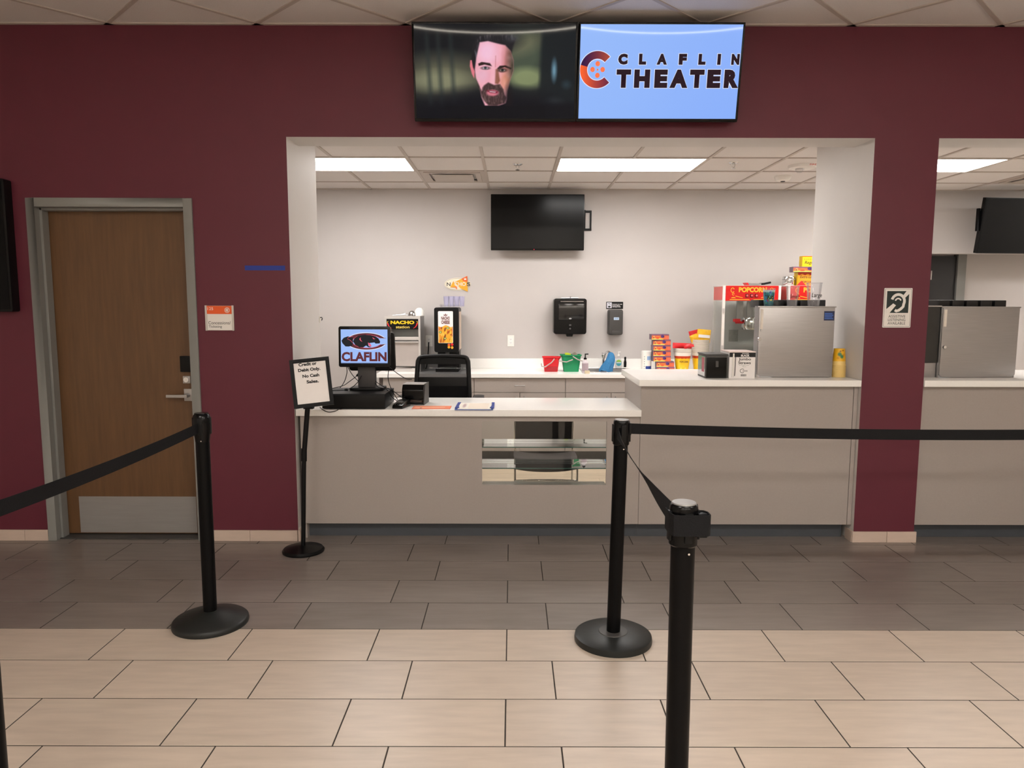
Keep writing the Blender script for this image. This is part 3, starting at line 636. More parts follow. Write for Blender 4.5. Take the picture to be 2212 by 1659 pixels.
obj('basin', MB().box(SX0+0.004, SX1-0.004, SY0+0.004, SY0+0.012, 0.70, 0.875).box(SX0+0.004, SX1-0.004, SY1-0.012, SY1-0.004, 0.70, 0.875).box(SX0+0.004, SX0+0.012, SY0+0.012, SY1-0.012, 0.70, 0.875).box(SX1-0.012, SX1-0.004, SY0+0.012, SY1-0.012, 0.70, 0.875).box(SX0+0.004, SX1-0.004, SY0+0.004, SY1-0.004, 0.69, 0.70), steel, t)
t = thing('faucet', 'chrome sink faucet draped with a blue cloth', 'faucet', (0.955, 7.63, 0.8795))
obj('base', MB().lathe([(0.026, 0), (0.026, 0.008), (0.016, 0.02), (0.015, 0.10), (0.024, 0.125), (0.022, 0.145), (0.002, 0.15)], 20), chrome, t)
obj('spout', MB().tube(spline([(0, 0, 0.09), (0.01, -0.04, 0.15), (0.03, -0.11, 0.185), (0.045, -0.16, 0.175)], 6), 0.012, 12), chrome, t)
obj('handle', MB().tube([(0, 0.0, 0.145), (0.0, 0.015, 0.155), (-0.01, 0.03, 0.16)], 0.008, 10), chrome, t)

# ------------------------------------------------------------------ chairs behind the counter
t = thing('office_chair', 'black mesh-back office chair behind the ticket counter', 'chair', (-0.57, 5.85, 0))
bz0, bz1 = 0.62, 1.135
def bk(z): return 0.12+0.05*((z-0.6)/0.5)**2
fo = [(-0.240, 0.60), (-0.232, 0.80), (-0.217, 1.06), (-0.209, 1.108), (-0.185, 1.129), (-0.10, 1.136), (0.0, 1.138), (0.10, 1.136), (0.19, 1.129), (0.214, 1.108), (0.222, 1.06), (0.234, 0.80), (0.240, 0.60)]
obj('back_frame', MB().tube([(x, bk(z)-0.02, z) for x, z in spline([(p[0]*0.95, p[1]-0.014) for p in fo], 5)]+[(x*0.95, bk(0.6)-0.02, 0.60) for x in (0.15, 0, -0.15)]+[(-0.223, bk(0.6)-0.02, 0.60)], 0.019, 10), black, t)
n = 14; mb = MB()
zs = [0.60+0.52*k/n for k in range(n+1)]
def hw(z): return 0.222-0.028*max(0, (z-0.65)/0.45)
mb.add([(s*hw(z), bk(z)-0.02, min(z, 1.118)) for z in zs for s in (-1, 1)], [[2*k, 2*k+1, 2*k+3, 2*k+2] for k in range(n)]); mb.flat = True
obj('mesh_panel', mb, meshfab, t)
obj('top_band', MB().prism([(-0.20, 1.06), (0.205, 1.06), (0.198, 1.105), (0.10, 1.122), (0, 1.126), (-0.10, 1.122), (-0.195, 1.105)], bk(1.1)-0.030, bk(1.1)-0.012), black, t)
obj('lumbar_support', MB().box(-0.215, 0.215, bk(0.8)-0.012, bk(0.8)+0.004, 0.64, 0.955), black, t, bevel=0.006)
obj('back_spine', MB().box(-0.035, 0.035, 0.14, 0.165, 0.42, 0.90), black, t, bevel=0.008)
obj('seat', MB().prism(rrect(-0.25, 0.25, -0.27, 0.20, 0.08, 6), 0.44, 0.52, 'Z'), web, t, bevel=0.02)
for s in (-1, 1):
    ar = obj('armrest', MB().prism(rrect(s*0.30-0.045, s*0.30+0.045, -0.16, 0.10, 0.04, 5), 0.785, 0.815, 'Z'), black, t, bevel=0.008)
    obj('arm_post', MB().box(s*0.30-0.018, s*0.30+0.018, -0.05, 0.0, 0.46, 0.785).box(min(s*0.12, s*0.30), max(s*0.12, s*0.30), -0.05, 0.0, 0.425, 0.445), black, ar)
obj('gas_lift', MB().lathe([(0.03, 0.10), (0.03, 0.25), (0.018, 0.25), (0.018, 0.44)], 16), black_g, t)
for k in range(5):
    a = 2*PI*k/5+0.3; e = (0.30*math.cos(a), 0.30*math.sin(a))
    l = obj('base_leg', MB().tube([(0, 0, 0.12), (e[0]*0.5, e[1]*0.5, 0.105), (e[0], e[1], 0.085)], 0.026, 8, r1=0.016), black, t)
    obj('caster', MB().lathe([(0.012, -0.022), (0.03, -0.018), (0.03, 0.018), (0.012, 0.022)], 16, c=(e[0], e[1], 0.0305), axis='X'), black_g, l)
# low black side chair behind the display window
t = thing('side_chair', 'black side chair with chrome legs seen through the display window', 'chair', (0.262, 5.50, 0))
leather = M('black vinyl', (26, 25, 27), 0.45, var=0.08, scale=18)
obj('backrest', MB().prism(rrect(-0.232, 0.225, 0.415, 0.76, 0.03), 0.34, 0.37), leather, t, bevel=0.008)
sp = spline([(0.0, -0.055, 0.315), (0.0, -0.045, 0.355), (0, 0.0, 0.372), (0, 0.15, 0.362), (0, 0.26, 0.360), (0, 0.33, 0.362)], 6)
mb = MB(); nx = 10; pts = []
for (q, yy, zz) in sp:
    for i in range(nx+1):
        u = -1+2*i/nx; pts.append((u*(0.238+0.01*math.sin(yy*8)), yy, zz-0.012*(1-u*u)+0.01*abs(u)**3))
k = len(sp); mb.add(pts, [[i*(nx+1)+j, i*(nx+1)+j+1, (i+1)*(nx+1)+j+1, (i+1)*(nx+1)+j] for i in range(k-1) for j in range(nx)])
m_ = len(pts); mb.add([(p[0], p[1]+0.012, p[2]-0.02) for p in pts], [[i*(nx+1)+j, (i+1)*(nx+1)+j, (i+1)*(nx+1)+j+1, i*(nx+1)+j+1] for i in range(k-1) for j in range(nx)])
obj('seat', mb, M('black vinyl lit tone', (58, 54, 55), 0.4, var=0.06, scale=18), t)  # same black vinyl, greyed so light on the seat top is in the colour
for s in (-1, 1):
    obj('leg', MB().tube([(s*0.235, 0.36, 0.70), (s*0.235, 0.40, 0.36), (s*0.237, 0.44, 0.012), (s*0.237, 0.42, 0.008), (s*0.237, -0.03, 0.008), (s*0.237, -0.05, 0.012), (s*0.237, -0.035, 0.34)], 0.0085, 10), chrome, t)
obj('stretcher', MB().tube([(-0.237, -0.045, 0.215), (-0.1, -0.05, 0.222), (0.1, -0.05, 0.222), (0.237, -0.045, 0.215)], 0.008, 10), chrome, t)

# ------------------------------------------------------------------ queue stanchions
def stanchion(x, y, label, kind=0, lean=0.0, h=1.043):
    t = thing('stanchion', label, 'stanchion', (x, y, 0), 0, 'queue stanchions')
    if kind == 0:   # cone shaped base
        obj('base', MB().lathe([(0.176, 0.0005), (0.178, 0.008), (0.176, 0.022), (0.168, 0.030), (0.10, 0.050), (0.055, 0.064), (0.034, 0.069)], 56), rubber, t)
    else:
        bs = obj('base', MB().lathe([(0.179, 0.0005), (0.180, 0.010), (0.177, 0.028), (0.166, 0.034), (0.09, 0.041), (0.07, 0.043)], 56), rubber, t)
        obj('collar', MB().lathe([(0.068, 0.0425), (0.066, 0.0455), (0.034, 0.047)], 40), dgrey, bs)
    ln = math.tan(lean)
    def L(z): return ln*z
    mb = MB().tube([(L(0.046), 0, 0.046), (L(h-0.12), 0, h-0.12)], 0.0318, 28)
    obj('post', mb, black_m, t)
    R = (0, lean, 0)
    pr = [(0.0318, 0), (0.0372, 0.006), (0.0372, 0.104), (0.036, 0.112), (0.033, 0.115)] if kind else [(0.0318, -0.02), (0.0375, 0.02), (0.0405, 0.045), (0.0405, 0.085), (0.037, 0.108), (0.030, 0.115)]
    hd = obj('belt_head', MB().lathe(pr, 32), black_g, t, (L(h-0.12), 0, h-0.12), R)
    for a in (0, 90, 180, 270):
        c, s = math.cos(math.radians(a+8)), math.sin(math.radians(a+8))
        cp = obj('belt_clip', MB().box(-0.011, 0.011, -0.0055, 0.003, -0.035, 0.045), black, hd, (c*0.0365, s*0.0365, 0.052), (0, 0, math.radians(a+98)), bevel=0.003)
    obj('top_cap', MB().lathe([(0.032, 0.1152), (0.031, 0.1185), (0.001, 0.119)], 32), M('brushed cap disc', (138, 136, 134), 0.4, 0.3, var=0.06, scale=40) if kind else black_g, hd)
    for z in (-0.012,): obj('set_screw', MB().lathe([(0.003, -0.0375), (0.003, -0.030)], 10, axis='Y', c=(0.008, 0, z)), chrome, hd)
    return t
def belt(parent, P, wd=0.048, th=0.0016, twist=None):
    """webbing along points P in the stanchion's own space; the band stands upright unless twisted"""
    P = [Vector(p) for p in P]; k = len(P); vs = []
    for i, p in enumerate(P):
        tdir = (P[min(i+1, k-1)]-P[max(i-1, 0)]).normalized(); up = Vector((0, 0, 1)); up = (up-tdir*up.dot(tdir)).normalized(); sd = tdir.cross(up)
        a = twist(i/(k-1)) if twist else 0.0
        u2 = up*math.cos(a)+sd*math.sin(a); s2 = tdir.cross(u2)
        for q in ((1, 1), (-1, 1), (-1, -1), (1, -1)): vs.append(tuple(p+u2*wd/2*q[0]+s2*th/2*q[1]))
    fs = [[4*i+j, 4*i+(j+1) % 4, 4*i+4+(j+1) % 4, 4*i+4+j] for i in range(k-1) for j in range(4)]+[[0, 1, 2, 3], [4*k-1, 4*k-2, 4*k-3, 4*k-4]]
    mb = MB().add(vs, fs)
    return obj('belt', mb, web, parent)
def sag(a, b, s, n=24):
    a, b = Vector(a), Vector(b); return [tuple(a.lerp(b, k/n)-Vector((0, 0, 4*s*(k/n)*(1-k/n)))) for k in range(n+1)]
s1 = stanchion(-1.472, 3.43, 'black stanchion with cone base in front of the wooden door', 0)
s2 = stanchion(0.474, 3.262, 'black stanchion with silver cap below the ticket counter end', 1, math.radians(1.2))
s3 = stanchion(0.455, 1.885, 'near black stanchion whose base is below the frame', 1)
s4 = stanchion(-1.475, 1.955, 'black stanchion at the lower left corner, only a sliver in view', 0)
s5 = stanchion(3.30, 3.30, 'black stanchion outside the right edge holding the long belt', 1)
belt(s1, sag((-0.002, -0.045, 0.973), (-0.003, -1.43, 0.973), 0.012))
belt(s2, sag((0.062, 0.0, 0.999), (2.785, 0.038, 0.985), 0.022))
def tw(f): return 0.15+1.15*math.sin(PI*min(1, f/0.9))*0.9
b3 = belt(s2, sag((-0.002, -0.04, 0.985), (-0.034, -1.345, 0.990), 0.02, 40), twist=lambda f: float(np.interp(f, [0, .15, .4, .6, .8, 1], [-.1, .35, .66, .45, .0, -.45])))
obj('belt_end', MB().box(-0.006, 0.006, -0.014, 0.014, -0.027, 0.027), black, s2, (0.058, 0, 0.999), (0, 0, 0), bevel=0.003)
# wrapped belt tail and buckle on the near stanchion
wrap = [(-0.0415, 0.03, 0.99), (-0.0415, 0.0, 0.99), (-0.0405, -0.022, 0.99), (-0.034, -0.042, 0.99), (-0.02, -0.0455, 0.99), (0.02, -0.0455, 0.99), (0.054, -0.044, 0.99), (0.060, -0.038, 0.99), (0.060, -0.010, 0.99), (0.052, 0.002, 0.99), (0.038, 0.004, 0.99)]
belt(s3, wrap, wd=0.056, th=0.003)
obj('belt_end', MB().box(-0.012, 0.012, -0.012, 0.012, -0.034, 0.030), black, s3, (0.046, -0.012, 0.985), (0, 0, 0), bevel=0.003)

# ------------------------------------------------------------------ sign on a floor stand
t = thing('sign_stand', 'black floor sign stand with a card-only notice left of the register', 'sign', (-1.315, 4.475, 0))
obj('base', MB().lathe([(0.128, 0.0005), (0.130, 0.010), (0.120, 0.022), (0.06, 0.034), (0.022, 0.040)], 44), black, t)
obj('lower_pole', MB().tube([(0, 0, 0.038), (0.022, 0, 0.62)], 0.0135, 16), black, t)
obj('height_clamp', MB().tube([(0.0205, 0, 0.58), (0.0235, 0, 0.66)], 0.0175, 16), black, t)
obj('upper_pole', MB().tube([(0.022, 0, 0.62), (0.055, -0.004, 0.93)], 0.0155, 16), black, t)
R = (math.radians(-12), math.radians(-5.2), math.radians(13)); LO = (0.103, -0.030, 0.926)
fm = MB()
for k, (g0, g1, d0) in enumerate(((0.0, 0.010, -0.012), (0.010, 0.018, -0.016), (0.018, 0.023, -0.010))):
    W2, H2 = 0.1185, 0.300
    fm.box(-W2+g0, W2-g0, d0, 0.004, g0, g1).box(-W2+g0, W2-g0, d0, 0.004, H2-g1, H2-g0).box(-W2+g0, -W2+g1, d0, 0.004, g1, H2-g1).box(W2-g1, W2-g0, d0, 0.004, g1, H2-g1)
fo_ = obj('frame', fm, black_m, t, LO, R)
obj('notice', MB().box(-0.098, 0.098, -0.006, 0.002, 0.021, 0.283), paper, fo_)
for s_, z_, w_, x_ in (('Credit or', 0.256, 0.108, -0.066), ('Debit Only.', 0.216, 0.132, -0.072), ('No Cash', 0.183, 0.100, -0.050), ('Sales.', 0.146, 0.073, -0.030)):
    text(s_, ink, fo_, x_, -0.0068, z_, w_, 0.0205 if 'y' not in s_ else 0.026, bold=0.045)
obj('mount_block', MB().box(-0.03, 0.03, -0.02, 0.02, 0.905, 0.945), black, t, (0.062, -0.006, 0.005), bevel=0.004)

# ================================================================== wall things behind the counter
t = thing('wall_screen', 'dark switched-off screen on the back wall below the ceiling', 'screen', (0.255, RY, 2.375))
ty = -0.16
obj('housing', MB().prism(rrect(-0.474, 0.476, -0.280, 0.280, 0.006), ty, ty+0.045), black_g, t, bevel=0.002)
obj('screen', MB().box(-0.466, 0.468, ty-0.0015, ty, -0.262, 0.272), offscreen, t)
obj('status_light', MB().box(-0.036, -0.030, ty-0.003, ty-0.001, -0.2735, -0.269), M('red lamp', (255, 40, 70), 0.3, emit=(255, 60, 90), estr=1.5, var=0.01), t)
br = obj('wall_bracket', MB().box(0.485, 0.500, -0.04, -0.002, -0.10, 0.11).box(0.02, 0.565, -0.012, -0.003, 0.085, 0.108).box(0.02, 0.565, -0.012, -0.003, -0.098, -0.075).box(0.548, 0.565, -0.014, -0.003, -0.098, 0.108).box(0.02, 0.04, -0.014, -0.003, -0.098, 0.108), black_m, t, (0.0, 0, 0.03))
obj('bracket_arm', MB().box(0.05, 0.12, ty+0.045, -0.012, -0.05, 0.06), black_m, t)
# second tv in the right opening, turned on its arm
t = thing('wall_screen', 'dark angled wall screen under the ceiling of the right-hand opening', 'screen', (5.08, 7.62, 2.36), math.radians(6))
obj('housing', MB().prism(rrect(-0.475, 0.475, -0.265, 0.275, 0.006), -0.22, -0.175), black_g, t, bevel=0.002, rot=(math.radians(9), 0, 0))
obj('screen', MB().box(-0.467, 0.467, -0.2215, -0.2195, -0.25, 0.267), offscreen, t, rot=(math.radians(9), 0, 0))
obj('bracket_arm', MB().box(-0.08, 0.08, -0.18, 0.11, -0.06, 0.06).box(-0.50, -0.478, -0.20, -0.17, -0.08, 0.14), black_m, t)
t = tag(obj('outlet_plate', MB(), white_p), 'x', 'x') if False else None
def outlet(label, loc, rotz=0.0, grp='wall outlets', plug=False):
    t = thing('wall_outlet', label, 'outlet', loc, rotz, grp)
    obj('plate', MB().prism(rrect(-0.036, 0.036, -0.059, 0.059, 0.004), -0.006, -0.0003), white_p, t, bevel=0.0015, seg=1)
    obj('socket', MB().box(-0.0165, 0.0165, -0.0085, -0.006, -0.033, 0.033), paper, t, bevel=0.001, seg=1)
    for z in (0.017, -0.017):
        sl = MB().box(-0.0075, -0.0052, -0.0092, -0.0084, z-0.003, z+0.006).box(0.0052, 0.0075, -0.0092, -0.0084, z-0.003, z+0.006).lathe([(0.0024, -0.0092), (0.0024, -0.0084)], 10, axis='Y', c=(0, 0, z-0.008))
        obj('slots', sl, ink, t)
    return t
outlet('white wall outlet above the back worktop left of the towel dispenser', (-0.014, RY, 1.163))
o1 = outlet('white wall outlet with black plugs beside the nacho warmer', (-0.877, RY, 1.160))
outlet('white wall outlet on the right reveal behind the yellow cups', (OX1, 4.925, 1.170), math.radians(90))
def switch(label, y):
    t = thing('light_switch', label, 'switch', (OX0, y, 1.188), math.radians(-90), 'switch boxes on the left reveal')
    obj('box', MB().prism(rrect(-0.036, 0.036, -0.060, 0.060, 0.005), -0.028, -0.0005), white_p, t, bevel=0.003)
    obj('rocker', MB().box(-0.016, 0.016, -0.032, -0.028, -0.033, 0.033), paper, t, bevel=0.002)
switch('white switch box on the left reveal, nearer the lobby', 4.985)
switch('white switch box on the left reveal, nearer the room', 5.185)
t = thing('wall_hook', 'tiny black wall hook on the inner edge of the left reveal', 'hook', (OX0, 5.35, 1.44))
obj('plate', MB().box(0.0005, 0.006, -0.008, 0.008, -0.024, 0.024), white_p, t, bevel=0.001); obj('hook', MB().tube([(0.005, 0, 0.012), (0.018, 0, 0.014), (0.022, 0, 0.004), (0.016, 0, -0.008)], 0.0035, 8), black, t)
# nachos sign
t = thing('nacho_wall_sign', 'die-cut nacho chip sign on the wall above the cheese dispenser', 'sign', (-0.560, RY, 1.757))
ow = M('cream sign board', (236, 226, 206), 0.5, var=0.02, scale=20)
yl = M('tortilla yellow', (232, 170, 40), 0.5, var=0.06, scale=30); og = M('cheese orange', (224, 98, 30), 0.5, var=0.05, scale=30)
obj('board', MB().prism(arc(-0.012, -0.002, 0.138, 0.066, 0, 360, 40)[:-1], -0.006, -0.001), ow, t)
flat('outline', MB().stroke(arc(-0.012, -0.002, 0.131, 0.060, 0, 360, 40)[:-1], 0.002, closed=True), dgrey, t, (0, -0.0066, 0))
obj('large_chip', MB().prism([(-0.040, 0.020), (0.090, 0.084), (0.094, -0.080), (0.018, -0.046)], -0.011, -0.0065), yl, t)
obj('chip_tip', MB().prism([(0.030, 0.055), (0.090, 0.084), (0.092, 0.020), (0.050, 0.028)], -0.013, -0.0112), og, t)
obj('small_chip', MB().prism([(-0.055, 0.030), (-0.090, -0.034), (-0.024, -0.030)], -0.011, -0.0065), yl, t)
obj('cheese_drip', MB().prism([(-0.090, -0.034), (-0.020, -0.028), (-0.016, -0.056), (-0.026, -0.054), (-0.032, -0.036)], -0.012, -0.0112), og, t)
flat('flame_mark', MB().poly([(0.058, 0.042), (0.078, 0.042), (0.082, 0.058), (0.074, 0.052), (0.068, 0.066), (0.062, 0.052), (0.055, 0.058)]), ow, t, (0, -0.0136, 0))
text('N', dgrey, t, -0.126, -0.0072, -0.022, 0.040, 0.038, bold=0.02); text('CHO', ow, t, -0.044, -0.0142, -0.022, 0.120, 0.042, bold=0.022); text('S', dgrey, t, 0.086, -0.0142, -0.022, 0.036, 0.040, bold=0.02)
# towel dispenser
t = thing('towel_dispenser', 'black paper towel dispenser on the back wall', 'dispenser', (0.595, RY, 1.425))
obj('cover', MB().prism(rrect(-0.168, 0.168, -0.182, 0.182, 0.025), -0.21, -0.002), black_g, t, bevel=0.014, seg=3)
obj('window_band', MB().box(-0.118, 0.140, -0.213, -0.208, -0.035, 0.130), M('smoked plastic', (14, 14, 16), 0.1, var=0.05, scale=8), t, bevel=0.003)
obj('painted_highlight', MB().box(-0.10, 0.135, -0.2125, -0.20, 0.148, 0.156), M('grey highlight strip', (120, 112, 106), 0.3, var=0.03, scale=20), t)  # sheen along the top of the cover, coloured in as a grey strip
obj('outlet_lip', MB().prism([(-0.035, -0.18), (0.035, -0.18), (0.028, -0.208), (-0.028, -0.208)], -0.17, -0.06), black, t)
obj('lock_key', MB().lathe([(0.010, -0.216), (0.010, -0.20)], 14, axis='Y', c=(0, 0, -0.125)).box(-0.012, 0.012, -0.2125, -0.205, -0.098, -0.080), dgrey, t)
flat('maker_mark', MB().poly(arc(0, -0.022, 0.014, 0.008, 0, 360, 18)[:-1]), M('grey mark', (150, 150, 150), 0.5, var=0.02), t, (0, -0.2140, 0))
tag(obj('metal_key', MB().tube([(-0.09, 0, 0.004), (0.085, 0.01, 0.006)], 0.006, 8).tube([(0.0, 0, 0.006), (0.005, 0, 0.022)], 0.006, 8), steel, None, (0.60, 7.62, 1.6075)), 'metal key bar lying on top of the towel dispenser', 'key')
# soap dispenser and its small sign
t = thing('soap_dispenser', 'dark grey soap dispenser with blue label on the back wall', 'dispenser', (1.076, RY, 1.362))
obj('body', MB().prism(rrect(-0.076, 0.076, -0.130, 0.132, 0.02), -0.105, -0.002), dgrey, t, bevel=0.016, seg=3)
obj('front_bulge', MB().prism(rrect(-0.066, 0.066, -0.122, 0.122, 0.02), -0.118, -0.10), dgrey, t, bevel=0.01)
obj('push_bar', MB().prism(rrect(-0.045, 0.045, -0.122, -0.085, 0.016), -0.128, -0.112), dgrey, t, bevel=0.006)
obj('label', MB().box(-0.022, 0.032, -0.1195, -0.1175, 0.026, 0.052), M('pale blue label', (186, 206, 226), 0.5, var=0.02), t)
text('SOAP', M('blue ink', (30, 70, 140), 0.5, var=0.02), t, -0.016, -0.1202, 0.034, 0.042, 0.010, bold=0.03)
t = thing('handwash_notice', 'small black hand-washing notice above the soap dispenser', 'sign', (1.075, RY, 1.538))
obj('plate', MB().prism(rrect(-0.088, 0.090, -0.037, 0.037, 0.004), -0.005, -0.0005), black, t)
obj('pictogram_field', MB().box(-0.081, -0.030, -0.0065, -0.005, -0.028, 0.030), M('pale lilac print', (206, 204, 214), 0.6, var=0.02), t)
flat('pictogram', MB().stroke([(-0.068, 0.018), (-0.048, 0.018), (-0.046, 0.004)], 0.005).poly(arc(-0.055, -0.014, 0.015, 0.009, 0, 360, 16)[:-1]), ink, t, (0, -0.0070, 0))
for z_, w_, s_ in ((0.006, 0.102, 'Employees must wash'), (-0.008, 0.080, 'hands before'), (-0.022, 0.088, 'returning to work')): text(s_, paper, t, -0.023, -0.0056, z_, w_, 0.0105, bold=0.03)

# ================================================================== on the ticket counter
t = thing('cash_drawer', 'black cash drawer under the point-of-sale screen', 'cash drawer', (-1.028, 4.872, TZ+0.0005))
obj('body', MB().box(-0.205, 0.205, -0.165, 0.19, 0.004, 0.100), black, t, bevel=0.003)
obj('front', MB().box(-0.203, 0.203, -0.172, -0.165, 0.010, 0.094), black, t, bevel=0.002)
obj('side_latch', MB().box(0.205, 0.210, 0.05, 0.065, 0.03, 0.045), dgrey, t)
t = thing('sale_terminal', 'two-sided black touchscreen register facing the lobby', 'register', (-0.985, 4.95, TZ+0.1012))
obj('foot', MB().prism(rrect(-0.115, 0.115, -0.06, 0.12, 0.03), 0.0, 0.016, 'Z'), black, t, bevel=0.004)
obj('column', MB().box(-0.062, 0.056, -0.01, 0.045, 0.016, 0.24), M('graphite plastic', (56, 54, 54), 0.45, var=0.04, scale=30), t, bevel=0.006)
cs = obj('customer_screen', MB().prism(rrect(-0.176, 0.172, 0.155, 0.428, 0.014), -0.075, -0.050), black_g, t, bevel=0.003, rot=(math.radians(-3), 0, 0))
bs_ = obj('clerk_screen', MB().prism(rrect(-0.130, 0.188, 0.118, 0.385, 0.022), 0.052, 0.085), black, t, bevel=0.006, rot=(math.radians(8), 0, 0))
SX_0, SX_1, SZ_0, SZ_1 = -0.160, 0.152, 0.178, 0.407
def pos_art(u, v):
    im = base(u, (160, 190, 248)); im = over(im, (v > 0.972).astype(float), (50, 56, 76), .9); return im
paint('display', pos_art, SX_0, SX_1, SZ_0, SZ_1, 12, 60, screen_m, cs, y=-0.0765)
pw, ph = SX_1-SX_0, SZ_1-SZ_0
def pp(pts): return [(SX_0+pw*(a-120)/805, SZ_1-ph*(b-155)/590) for a, b in pts]
def eo(cx, cy, rx, ry, a0, a1, n=30): return [(cx+rx*math.cos(math.radians(a0+(a1-a0)*k/n)), cy-ry*math.sin(math.radians(a0+(a1-a0)*k/n))) for k in range(n+1)]
mb = MB(); O = eo(560, 360, 340, 142, 20, 344, 40); I = eo(575, 362, 250, 108, 26, 338, 40)
O[0] = (912, 310); I[0] = (800, 305); O[-1] = (912, 402); I[-1] = (790, 420)
for k in range(40): mb.poly(pp([O[k], O[k+1], I[k+1], I[k]]))
dkm = M('screen maroon', (20, 18, 18), 0.3, spec=0.05, emit=(98, 46, 52), estr=1.0, var=0.04, scale=20); pk = M('screen pink', (20, 18, 18), 0.3, spec=0.05, emit=(236, 96, 118), estr=1.0, var=0.02, scale=20); skb = M('screen black', (20, 18, 18), 0.3, spec=0.05, emit=(34, 34, 38), estr=1.0, var=0.03, scale=20)
mh = MB(); O2 = eo(560, 360, 352, 154, 18, 346, 40); 
for k in range(40): mh.poly(pp([O2[k], O2[k+1], I[k+1], I[k]]))
flat('emblem_halo', mh, halo, cs, (0, -0.0771, 0)); flat('emblem_ring', mb, dkm, cs, (0, -0.0774, 0))
flat('emblem_ring_line', MB().stroke(pp(eo(575, 362, 256, 114, 30, 334, 40)), 0.0022), pk, cs, (0, -0.0777, 0))
flat('emblem_tail', MB().poly(pp([(132, 350), (170, 300), (240, 275), (330, 290), (330, 400), (310, 440), (250, 450), (200, 448), (150, 395)])), skb, cs, (0, -0.0778, 0))
flat('emblem_tail_line', MB().stroke(pp([(330, 278), (250, 290), (238, 320), (290, 345), (322, 385)]), 0.0022), pk, cs, (0, -0.0781, 0))
flat('emblem_cat', MB().poly(pp([(330, 360), (360, 300), (430, 262), (530, 245), (640, 252), (720, 275), (770, 310), (800, 365), (790, 395), (720, 398), (700, 378), (640, 385), (590, 395), (600, 440), (650, 458), (600, 462), (555, 432), (500, 468), (440, 462), (370, 425)])), skb, cs, (0, -0.0780, 0))
flat('emblem_eye', MB().poly(pp([(664, 286), (700, 312), (718, 318), (684, 322)])).poly(pp([(466, 288), (440, 320), (462, 352), (494, 368), (466, 335), (462, 312)])), pk, cs, (0, -0.0783, 0))
flat('emblem_mouth', MB().poly(pp([(588, 378), (630, 400), (650, 440), (620, 450), (600, 420)])), pk, cs, (0, -0.0783, 0))
text('CLAFLIN', dkm, cs, SX_0+pw*0.015, -0.0774, SZ_0+ph*0.068, pw*0.965, ph*0.275, bold=0.045)
# receipt printer / reader block
t = thing('receipt_printer', 'black receipt printer beside the register', 'printer', (-0.665, 4.99, TZ+0.0005), math.radians(-4))
obj('body', MB().prism([(-0.07, 0.005), (0.09, 0.005), (0.09, 0.118), (0.05, 0.134), (-0.045, 0.134), (-0.07, 0.10)], -0.078, 0.070, 'X'), black_g, t, bevel=0.006)
obj('paper_slot', MB().box(-0.066, 0.058, -0.072, -0.066, 0.018, 0.034), M('brownish slot', (72, 58, 50), 0.4, var=0.05), t)
obj('side_bracket', MB().prism([(-0.08, 0.0), (0.10, 0.0), (0.10, 0.140), (-0.02, 0.140)], 0.0705, 0.076, 'X'), dgrey, t)
obj('lid', MB().box(-0.076, 0.068, -0.045, 0.085, 0.1345, 0.139), steel, t, bevel=0.002)
t = thing('card_terminal', 'small black card reader in front of the receipt printer', 'card reader', (-0.735, 4.79, TZ+0.0005), math.radians(-14))
obj('body', MB().prism([(-0.06, 0), (0.085, 0), (0.085, 0.045), (0.03, 0.046), (-0.055, 0.022), (-0.06, 0.012)], -0.036, 0.036, 'X'), black_g, t, bevel=0.006)
for i in range(3):
    for j in range(2): obj('key', MB().box(-0.024+i*0.017, -0.011+i*0.017, -0.035+j*0.016, -0.024+j*0.016, 0.032+j*0.0045, 0.0345+j*0.0045), dgrey, t)
obj('screen', MB().box(-0.026, 0.026, 0.03, 0.07, 0.0455, 0.0475), offscreen, t)
# papers
t = thing('orange_leaflet', 'long orange leaflet lying flat on the ticket counter', 'leaflet', (-0.53, 4.795, TZ+0.0004), math.radians(0.5))
obj('sheet', MB().box(-0.126, 0.126, -0.070, 0.072, 0, 0.0012), orange, t)
def leaf(u, v):
    im = base(u, (238, 128, 84)); im = over(im, ((np.abs(v-.5) < .22) & (np.abs(u-.45) < .42)).astype(float), (246, 176, 140), .7); return over(im, ell(u, v, .22, .78, .03, .12, .3), (60, 20, 16))
paint('print', leaf, -0.122, 0.122, -0.066, 0.068, 40, 20, art, t, y=-0.0016, rot=(-PI/2, 0, 0))
t = thing('clipboard', 'blue plastic clipboard with a paper form on the ticket counter', 'clipboard', (-0.245, 4.84, TZ+0.0004))
bl = M('blue clipboard', (52, 84, 156), 0.4, var=0.03, scale=20)
obj('board', MB().prism(rrect(-0.126, 0.122, -0.165, 0.165, 0.012), 0, 0.003, 'Z'), bl, t)
def form(u, v):
    im = base(u, (244, 238, 226)); ln = ((np.abs((v*13) % 1-.5) < .18) & (u > .30) & (u < .92) & (v > .08) & (v < .92)).astype(float)
    im = over(im, ln, (226, 178, 140), .6); return over(im, ell(u, v, .16, .45, .05, .28, .5), (150, 110, 120), .6)
obj('form', MB().box(-0.108, 0.108, -0.150, 0.150, 0.0032, 0.0046), paper, t)
paint('print', form, -0.106, 0.106, -0.148, 0.148, 60, 80, art, t, y=-0.0052, rot=(-PI/2, 0, 0))
for s in (-1, 1): obj('corner_tape', MB().prism([(s*0.100, -0.10), (s*0.128, -0.12), (s*0.126, 0.155), (s*0.106, 0.16), (s*0.112, 0.02)] if s > 0 else [(s*0.100, -0.10), (s*0.112, 0.02), (s*0.106, 0.16), (s*0.126, 0.155), (s*0.128, -0.12)], 0.0048, 0.0085, 'Z'), blue, t)
